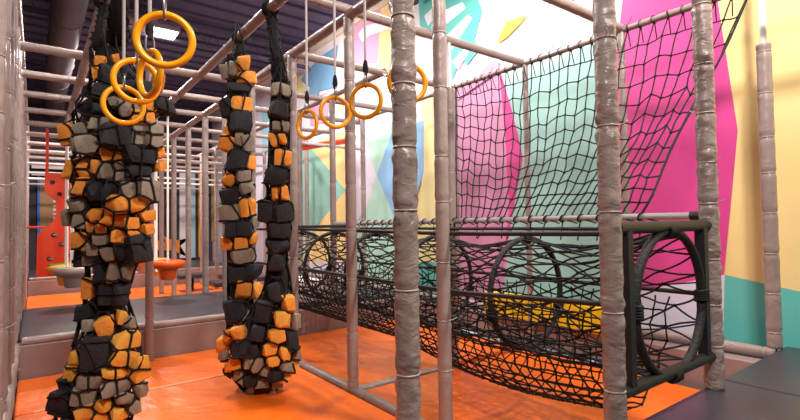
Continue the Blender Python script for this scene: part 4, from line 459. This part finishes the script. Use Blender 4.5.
# ---------------- net curtain ----------------
t = thing('net_curtain', 'wide black rope net curtain hanging from the overhead beam in front of the mural', 'net', (4.78, 3.0, ZT))
def curt(u, v):
    # u: 0 left .. 1 right along the top ; v: 0 top .. 1 bottom
    ty = 4.98 + (1.42-4.98)*u; by = 3.74+(1.78-3.74)*min(u*1.0, 1)
    top = Vector((4.78, ty, ZT-0.03)); bot = Vector((3.56, by, 1.55))
    p = top.lerp(bot, v)
    bow = math.sin(PI*v)*min(1, 5*u)
    p += Vector((0.10*bow, 0, -0.22*bow))
    p.y += -0.04*math.sin(9*u+4*v)*bow + bow*0.12*max(0, (u-0.6)/0.4)
    p.x += 0.05*math.sin(14*u+5*v)*bow
    if v < 0.12: p.z += 0.0
    return p - Vector((4.78, 3.0, ZT))
bm = bmesh.new(); segs = []; NU, NV = 27, 12; P = {}
for i in range(NU+1):
    for k in range(NV+1):
        uu = i/NU+random.uniform(-0.006, 0.006)*(0 < k < NV); vv = k/NV+random.uniform(-0.008, 0.008)*(0 < k < NV)
        vv += (0.016*math.sin(i*2.2)+0.012*math.sin(i*0.7+1))*math.sin(PI*vv)
        P[i, k] = (min(max(uu, 0), 1), vv)
for i in range(NU+1):
    for k in range(NV+1):
        if k < NV: segs.append(P[i, k]+P[i, k+1])
        if i < NU and 0 < k: segs.append(P[i, k]+P[i+1, k])
cord_net(bm, curt, segs, 0.007, 0.006, 2, 2.0, 5)
obj('net_mesh', bm, 'rope', t, True)
for uu in (0.0, 1.0):
    bm = bmesh.new(); tube(bm, [curt(uu, i/24) for i in range(25)], 0.010, 6); obj('border_rope', bm, 'rope', t, True)
bm = bmesh.new()
for i in range(NU+1):
    p = curt(i/NU, 0); q = Vector(p)
    torus(bm, (0, q.y, 0), 0.04, 0.005, (random.uniform(-0.5, 0.5), 1, random.uniform(-.3, .3)), 12, 4)
    if i < NU: tube(bm, [Vector((0, q.y, 0.035)), curt((i+0.5)/NU, 1.0/NV*0.9)], 0.0055, 5)
    if random.random() < 0.5: tube(bm, [Vector((0, q.y, 0.03)), Vector((0, q.y-0.05, 0.10))], 0.004, 4)
obj('lacing', bm, 'rope', t, True)
bm = bmesh.new()
for i in range(26):
    y = 5.9-i*0.165; c = Vector((3.55, y, 1.53))-Vector((4.78, 3, ZT))
    if 1.5 < y:
        torus(bm, c, 0.032, 0.0065, (0.3, 1, 0.4), 12, 5)
        e = Vector((3.35+0.1*math.sin(i*3.), y-0.1, 1.36))-Vector((4.78, 3, ZT)); tube(bm, [c, e], 0.006, 5)
        tube(bm, [c, Vector((3.5, y-0.165, 1.49))-Vector((4.78, 3, ZT))], 0.006, 5)
obj('rail_lacing', bm, 'rope', t, True)

# ---------------- foam block nets ----------------
VIEW = Vector((0, 0, 1.5))
CN = {'o': 'orange', 'y': 'yellow', 'g': 'grey', 'k': 'black'}
def rock(d, label, group):
    x, y, z, w, h, dp, th, c = d; w *= 1.16; h *= 1.16; dp *= 1.1
    rs = random.Random(int(x*1000+y*777+z*333)); bm = bmesh.new()
    boxy = rs.random() < (0.5 if c == 'k' else 0.28)
    pts = []
    for sx in (-1, 1):
        for sy in (-1, 1):
            for sz in (-1, 1):
                j = 0.15 if boxy else 0.30
                pts.append((sx*(0.5-rs.uniform(0, j)), sy*(0.5-rs.uniform(0, j)), sz*(0.5-rs.uniform(0, j))))
    if not boxy:
        for k in range(7):
            v = Vector([rs.gauss(0, 1) for _ in range(3)]).normalized()*0.56; pts.append((v.x*0.95, v.y*0.95, v.z*0.95))
    for p in pts: bm.verts.new((p[0]*w, p[1]*dp, p[2]*h))
    r = bmesh.ops.convex_hull(bm, input=list(bm.verts))
    bmesh.ops.delete(bm, geom=[g for g in r['geom_interior'] if isinstance(g, bmesh.types.BMVert)], context='VERTS')
    bmesh.ops.dissolve_limit(bm, angle_limit=0.18, verts=list(bm.verts), edges=list(bm.edges))
    bmesh.ops.bevel(bm, geom=list(bm.edges), offset=min(w, h)*0.15, segments=2, affect='EDGES', profile=0.6, clamp_overlap=True)
    bmesh.ops.recalc_face_normals(bm, faces=list(bm.faces))
    o = obj('foam_block', bm, 'foam_'+c, None, False)
    for f in o.data.polygons: f.use_smooth = True
    o.data.set_sharp_from_angle(angle=0.55)
    face = math.atan2(y, x)+PI/2   # front of the block turns to the lane side
    o.matrix_world = Matrix.Translation((x, y, z)) @ Matrix.Rotation(face-PI+th*0.8, 4, 'Z') @ Matrix.Rotation(rs.uniform(-0.22, 0.22), 4, 'Y') @ Matrix.Rotation(rs.uniform(-0.12, 0.12), 4, 'X')
    return tag(o, label, 'foam block', group)
def stone_set(data, where, group):
    lo = min(d[2] for d in data); hi = max(d[2] for d in data); out = []; cnt = {}
    order = sorted(data, key=lambda d: -d[2])
    tot = {}
    for d in order: tot[d[7]] = tot.get(d[7], 0)+1
    for d in order:
        c = d[7]; cnt[c] = cnt.get(c, 0)+1; k = cnt[c]
        od = ordinal(k)
        lab = '%s %s foam block from the top, %s' % (od, CN[c], where)
        out.append(rock(d, lab, group))
    return out
ONES = ['', '-first', '-second', '-third', '-fourth', '-fifth', '-sixth', '-seventh', '-eighth', '-ninth']
def ordinal(k):
    if k <= 16: return NTH[k-1]
    if k < 20: return ['seventeenth', 'eighteenth', 'nineteenth'][k-17]
    tens = {2: ('twentieth', 'twenty'), 3: ('thirtieth', 'thirty'), 4: ('fortieth', 'forty')}[k//10]
    return tens[0] if k % 10 == 0 else tens[1]+ONES[k % 10]
rA = stone_set(RA, 'in the left stone net', 'foam blocks in the left stone net')
rB = stone_set(RB, 'left strand of right stone net', 'foam blocks in the right stone net, left strand')
rC = stone_set(RC, 'right strand of right stone net', 'foam blocks in the right stone net, right strand')
def bvh_of(objs):
    vs = []; fs = []
    for o in objs:
        b = len(vs); mw = o.matrix_world
        vs += [mw @ v.co for v in o.data.vertices]; fs += [[b+i for i in p.vertices] for p in o.data.polygons]
    return BVHTree.FromPolygons(vs, fs)
def axis_at(ax, z):
    if z >= ax[0][2]: return Vector(ax[0][:3]), ax[0][3]
    for a, b in zip(ax, ax[1:]):
        if b[2] <= z <= a[2]:
            t = (a[2]-z)/(a[2]-b[2]+1e-9); return Vector(a[:3]).lerp(Vector(b[:3]), t), a[3]+(b[3]-a[3])*t
    return Vector(ax[-1][:3]), ax[-1][3]
def net_thing(name, label, loc, sets, tops, cr):
    t = thing(name, label, 'stone net', loc); L = Vector(loc)
    cords = bmesh.new(); allb = bvh_of([o for s in sets for o in s[2]])
    for ax, segs, rocks in sets:
        # sleeve
        bm = bmesh.new(); n = 44; pts = []; rad = []
        z0 = ax[-1][2]; z1 = ax[0][2]
        for i in range(n+1):
            z = z1+(z0-z1)*i/n; c, R = axis_at(ax, z); c = Vector((c.x, c.y, z))
            away = Vector((c.x, c.y, 0)).normalized(); pts.append(c-L+away*R*0.10); rad.append(max(0.02, R*0.58*(0.92+0.1*math.sin(i*1.9)))*(1 if i < n-2 else 0.6))
        tube(bm, pts, 0.1, 18, radii=rad); obj('cloth_sleeve', bm, 'sleeve', t, True)
        # front cords follow the blocks
        for s in segs:
            a, b = Vector(s[:3]), Vector(s[3:]); k = max(3, int((b-a).length/0.018)); pl = []
            for i in range(k+1):
                p = a.lerp(b, i/k); c, R = axis_at(ax, p.z); c = Vector((c.x, c.y, p.z)); d = p-c; d.z = 0
                if d.length < 1e-4: continue
                d.normalize(); hit = allb.ray_cast(c+d*(R*2.2), -d, R*2.0)
                rr = R*0.72
                if hit[0] is not None: rr = max(rr*0.9, (hit[0]-c).length+cr*0.9)
                pl.append((c, d, min(rr, R*1.35)))
            if len(pl) < 3: continue
            rs_ = [q[2] for q in pl]
            for _ in range(2): rs_ = [max(rs_[i], 0.5*(rs_[max(i-1, 0)]+rs_[min(i+1, len(rs_)-1)])) for i in range(len(rs_))]
            tube(cords, [q[0]+q[1]*r-L for q, r in zip(pl, rs_)], cr, 5, cap=False)
            knot(cords, pl[0][0]+pl[0][1]*rs_[0]-L, cr*1.7)
        # rear cords: diamond mesh round the back
        lo, hi = z0, z1; rows = int((hi-lo)/0.09); P = {}
        for i in range(rows+1):
            z = lo+(hi-lo)*i/rows; c, R = axis_at(ax, z); c = Vector((c.x, c.y, z)); base = math.atan2(c.y, c.x)
            for k in range(8):
                a = base - PI/2 + PI*(k+0.5*(i % 2))/7.5; P[i, k] = c+Vector((math.cos(a), math.sin(a), 0))*R*0.70-L
        for i in range(rows):
            for k in range(8):
                for dk in ((0, -1) if i % 2 == 0 else (0, 1)):
                    if 0 <= k+dk < 8: tube(cords, [P[i, k], P[i+1, k+dk]], cr, 4, cap=False)
    obj('net_cords', cords, 'rope', t, True)
    for (top, bot, w0, w1, nn) in tops:
        bm = bmesh.new(); top, bot = Vector(top), Vector(bot)
        for i in range(nn):
            a = 2*PI*i/nn; e = Vector((math.cos(a), math.sin(a), 0)); pts = []
            for k in range(9):
                s = k/8; p = top.lerp(bot, s); w = w0+(w1-w0)*s; aa = a+math.sin(s*5+i)*0.5
                pts.append(p+Vector((math.cos(aa), math.sin(aa), 0))*w*(0.7+0.3*math.sin(i*2.3+k*1.7))-L)
            tube(bm, pts, cr*0.9, 4, cap=False)
            if i % 2 == 0:
                for k in range(1, 8): tube(bm, [pts[k], (pts[k-1]+pts[k+1])*0.5+e.cross(Vector((0, 0, 1)))*w1*0.7], cr*0.8, 4, cap=False)
        sl = bmesh.new(); tube(sl, [top-L+Vector((0, 0, -0.02)), top.lerp(bot, 0.5)-L, bot-L], 0.03, 10, radii=[w0+0.012, w1*0.6, w1*0.75]); obj('inner_cloth', sl, 'sleeve', t, True)
        obj('rope_bunch', bm, 'rope', t, True)
        bm = bmesh.new()
        for k in range(4): torus(bm, Vector((top.x, top.y+(k-1.5)*0.022, ZT))-L, 0.062, 0.011, (0, 1, 0.15), 18, 5)
        tube(bm, [Vector((top.x, top.y, ZT-0.06))-L, top-L+Vector((0, 0, -0.05))], 0.03, 8)
        obj('hanging_strap', bm, 'sleeve', t, True)
    return t
aA = AXA[0]
net_thing('stone_net', 'large hanging black net full of orange, grey and black foam blocks at left', (aA[0], aA[1], 0), [(AXA, SA, rA)],
    [((0.46, aA[1]-0.35, ZT), (aA[0]+0.06, aA[1]-0.03, 2.85), 0.02, 0.09, 12), ((0.46, aA[1]+0.7, ZT), (aA[0]-0.04, aA[1]+0.1, 2.85), 0.02, 0.07, 9)], 0.0076)
aB, aC = AXB[0], AXC[0]
net_thing('stone_net', 'hanging U-shaped black net of foam blocks on two strands, right of the first', (aB[0], aB[1], 0), [(AXB, SB, rB), (AXC, SC, rC)],
    [((1.67, 4.92, ZT), (aB[0], aB[1], aB[2]-0.04), 0.02, 0.07, 8), ((1.67, 4.1, ZT), (aC[0], aC[1], aC[2]-0.1), 0.035, 0.075, 14)], 0.0088)
# dark cloth fold where the two strands meet is part of the sleeve

# ---------------- gym rings ----------------
def gym_ring(c, yawn, label, ztop, group, topx=None, metal=False):
    c = Vector(c); t = thing('gym_ring', label, 'gym ring', (c.x, c.y, c.z), group)
    n = Vector((math.cos(yawn), math.sin(yawn), 0))
    bm = bmesh.new(); torus(bm, (0, 0, 0), 0.104, 0.0145, n, 48, 14); obj('hoop', bm, 'ring', t, True)
    bm = bmesh.new(); u = n.cross(Vector((0, 0, 1)))
    pts = [Vector((0, 0, 0.104+0.032))+(n*math.cos(a)*0.020+Vector((0, 0, 1))*math.sin(a)*0.052) for a in [2*PI*i/20 for i in range(20)]]
    tube(bm, pts, 0.0048, 6, closed=True); obj('carabiner', bm, 'clip', t, True)
    zt = ztop-c.z
    bm = bmesh.new(); tube(bm, [(0, 0, 0.18), (0, 0, zt)], 0.0085, 8)
    o = obj('strap', bm, 'webbing', t, True)
    bm = bmesh.new(); tube(bm, [(0, 0, 0.165), (0, 0, 0.20), (0, 0, 0.235), (0, 0, 0.26)], 0.016, 8, radii=[0.012, 0.020, 0.016, 0.010])
    obj('splice', bm, 'clip' if metal else 'rope', t, True)
    bm = bmesh.new(); torus(bm, (0, 0, zt), 0.058, 0.008, (0, 1, 0), 18, 6); obj('beam_loop', bm, 'webbing', t, True)
    return t
va = lambda x, y: math.atan2(y, x)
gl = 'yellow gym rings over the left lane'
gym_ring((0.415, 2.12, 2.262), va(0.41, 2.12)-0.15, 'largest nearest yellow gym ring with the ceiling floodlight showing through it', ZT, gl, metal=True)
gym_ring((0.425, 2.50, 2.225), va(0.4, 2.5)-1.15, 'yellow gym ring turned nearly edge-on behind the nearest ring', ZT, gl)
gym_ring((0.405, 2.74, 2.245), va(0.4, 2.74)+0.25, 'third yellow gym ring overlapping the left stone net, between two others', ZT, gl)
gym_ring((0.405, 3.18, 2.215), va(0.4, 3.18)+0.2, 'lowest yellow gym ring in front of the left stone net', ZT, gl)
gr = 'yellow gym rings beside the right stone net'
gym_ring((1.67, 3.39, 2.28), va(1.67, 3.39)-0.82, 'yellow gym ring nearest the right stone net, turned partly edge-on', ZT, gr)
gym_ring((1.67, 2.95, 2.29), va(1.67, 2.95)+0.3, 'middle yellow gym ring of the three hanging in clear view', ZT, gr)
gym_ring((1.67, 2.56, 2.285), va(1.67, 2.56)-0.42, 'yellow gym ring just left of the thick foreground post', ZT, gr)
gym_ring((1.67, 2.13, 2.297), va(1.67, 2.3)+0.2, 'yellow gym ring half hidden behind the thick foreground post', ZT, gr)

# ---------------- hanging steps far down the left lane ----------------
def funnel(c, s, m, label, ropes=3):
    t = thing('hanging_step', label, 'hanging step', c, 'hanging funnel steps')
    prof = [(0.10, -0.22), (0.115, -0.20), (0.13, -0.09), (0.16, -0.05), (0.235, -0.03), (0.26, 0.02), (0.25, 0.065), (0.20, 0.08), (0.10, 0.06), (0.0, 0.055)]
    bm = bmesh.new(); rings = []
    for r, z in prof: rings.append([bm.verts.new((math.cos(2*PI*k/24)*max(r, 0.001)*s, math.sin(2*PI*k/24)*max(r, 0.001)*s, z*s)) for k in range(24)])
    for a, b in zip(rings, rings[1:]):
        for k in range(24): bm.faces.new((a[k], a[(k+1) % 24], b[(k+1) % 24], b[k]))
    bm.faces.new(rings[0][::-1]); obj('funnel_body', bm, m, t, True)
    bm = bmesh.new(); tube(bm, [(0, 0, 0.05*s), (0, 0, ZT-c[2])], 0.016, 8); obj('rope', bm, 'white_rope', t, True)
    return t
funnel((1.71, 8.5, 0.90), 1.02, 'orange_plastic', 'orange funnel-shaped hanging step on a pale rope')
funnel((1.71, 9.55, 0.88), 1.0, 'yellow_plastic', 'yellow hanging step behind the orange one')
funnel((1.71, 10.6, 0.86), 1.0, 'grey_plastic', 'grey hanging step furthest back behind the orange one')
funnel((0.46, 8.7, 0.86), 1.0, 'grey_plastic', 'grey hanging step beside the left stone net')
funnel((0.42, 9.6, 0.83), 1.05, 'yellow_plastic', 'yellow hanging step left of the grey one')
funnel((0.44, 10.15, 0.80), 1.05, 'blue', 'blue hanging step behind the yellow one, in front of the red panel')
funnel((0.45, 10.8, 0.80), 1.05, 'green', 'green hanging step furthest back, in front of the red panel')
for i, (x, y) in enumerate([(0.47, 9.15), (0.49, 9.9), (1.67, 9.2), (1.67, 10.0), (1.67, 11.3), (1.67, 12.2), (1.67, 13.0)]):
    o = obj('hanging_rope', tube(bmesh.new(), [(x, y, 0.75), (x, y, ZT)], 0.017, 8), 'white_rope', None, True)
    tag(o, 'pale vertical rope, %s of the thin ropes down the left lane' % NTH[i], 'rope', 'pale ropes of the hanging steps')

# ---------------- red climbing panel ----------------
t = thing('climbing_panel', 'red climbing panel with a notched side and holds, hanging on a red strap far left', 'climbing panel', (-0.05, 11.3, 0))
out = [(0.07, 0.62), (0.72, 0.62), (0.72, 2.58), (0.19, 2.58), (0.19, 2.22), (0.36, 2.05), (0.37, 1.76), (0.30, 1.62), (0.08, 1.40)]
bm = bmesh.new(); f = bm.faces.new([bm.verts.new((x, 0, z)) for x, z in out])
r = bmesh.ops.extrude_face_region(bm, geom=[f]); bmesh.ops.translate(bm, verts=[v for v in r['geom'] if isinstance(v, bmesh.types.BMVert)], vec=(0, 0.08, 0))
bmesh.ops.recalc_face_normals(bm, faces=list(bm.faces)); obj('panel_board', bm, 'red', t)
for i, (x, z) in enumerate([(0.31, 2.40), (0.42, 2.18), (0.33, 1.40), (0.45, 1.22), (0.6, 1.60), (0.27, 0.95), (0.6, 1.0)]):
    bm = bmesh.new(); torus(bm, (x, -0.008, z), 0.034, 0.008, (0, 1, 0), 16, 6); tube(bm, [(x, -0.012, z), (x, 0.0, z)], 0.034, 16); h = obj('hold_socket', bm, 'wall_dark', t, True)
    if i in (2, 3, 5): bm = bmesh.new(); bmesh.ops.create_icosphere(bm, subdivisions=2, radius=0.05, matrix=Matrix.Translation((x+0.02, -0.04, z)) @ Matrix.Diagonal((1, 0.6, 0.5, 1))); obj('climbing_hold', bm, 'hold', t, True)
bm = bmesh.new(); box(bm, 0.20, 0.25, 0.02, 0.03, 2.56, 3.42); obj('hanging_strap', bm, 'strap_red', t)
bm = bmesh.new(); tube(bm, [(-0.08, 0.04, 1.55), (0.2, 0.04, 1.55)], 0.02, 8); obj('side_peg', bm, 'red', t)

# ---------------- far end of the hall ----------------
o = obj('wall_poster', box(bmesh.new(), 0.05, 0.12, 18.9, 18.98, 0.4, 3.2), 'blue'); tag(o, 'narrow blue upright on the far wall at left', 'wall panel')
bm = bmesh.new(); box(bm, 0.12, 0.9, 18.92, 18.98, 0.4, 3.15, mi=0)
for i in range(11): box(bm, 0.45, 0.88, 18.895, 18.92, 1.45+i*0.13, 1.50+i*0.13+0.02*(i % 2), mi=1)
o = obj('wall_poster', bm, ['tan', 'white']); tag(o, 'tan far wall panel with white wavy stripes behind the red climbing panel', 'wall panel')
bm = bmesh.new(); box(bm, -0.1, 1.1, 18.8, 18.9, 3.2, 3.32); box(bm, -0.1, 1.1, 18.8, 18.9, 3.42, 3.54)
o = obj('wall_rail', bm, 'white')
for x0, x1, m_, lab in ((4.50, 4.74, 'paleblue', 'pale blue tall panel on the far wall'), (4.86, 5.0, 'yellow_plastic', 'narrow yellow tall panel on the far wall'), (4.2, 4.4, 'white', 'white tall panel on the far wall')):
    tag(obj('wall_panel', box(bmesh.new(), x0, x1, 18.9, 18.98, 0.4, 3.6), m_), lab, 'wall panel')
o = bpy.data.objects['wall_rail']; tag(o, 'pair of white rails across the far wall above the striped panel', 'rail')
bm = bmesh.new(); pts = []
star = [(3.40, 0.72), (3.36, 1.10), (3.75, 0.98), (3.62, 1.25), (4.0, 1.02), (4.55, 1.14), (4.22, 0.84), (4.46, 0.42), (3.98, 0.68), (3.7, 0.7)]
f = bm.faces.new([bm.verts.new((x, 18.9, z)) for x, z in star]); r = bmesh.ops.extrude_face_region(bm, geom=[f])
bmesh.ops.translate(bm, verts=[v for v in r['geom'] if isinstance(v, bmesh.types.BMVert)], vec=(0, 0.07, 0)); bmesh.ops.recalc_face_normals(bm, faces=list(bm.faces))
o = obj('wall_star', bm, 'star'); tag(o, 'spiky orange star shape on the dark far wall', 'wall decoration')
STP = [(3.2, 10.2, 'nearest black padded step floating beyond the right stone net'), (3.75, 11.4, 'middle black padded step beyond the right stone net'), (3.0, 12.3, 'farthest black padded step beyond the right stone net'), (4.2, 10.6, 'black padded step nearest the painted wall')]
for x, y, lab in STP:
    t = thing('balance_step', lab, 'step', (x, y, 0.0), 'black balance steps')
    obj('tread', box(bmesh.new(), -0.34, 0.34, -0.25, 0.25, 0.30, 0.40, 0.02), 'mat_black', t)
    obj('leg', tube(bmesh.new(), [(0, 0, -0.02), (0, 0, 0.31)], 0.05, 12), 'black_steel', t, True)
bm = bmesh.new(); 
tube(bm, [(3.62, 7.56, 2.83), (4.05, 7.56, 2.93), (4.6, 7.56, 3.05)], 0.05, 10)
o = obj('padded_strut', bm, 'red', None, True); tag(o, 'red padded strut behind the first two clear yellow rings', 'strut')
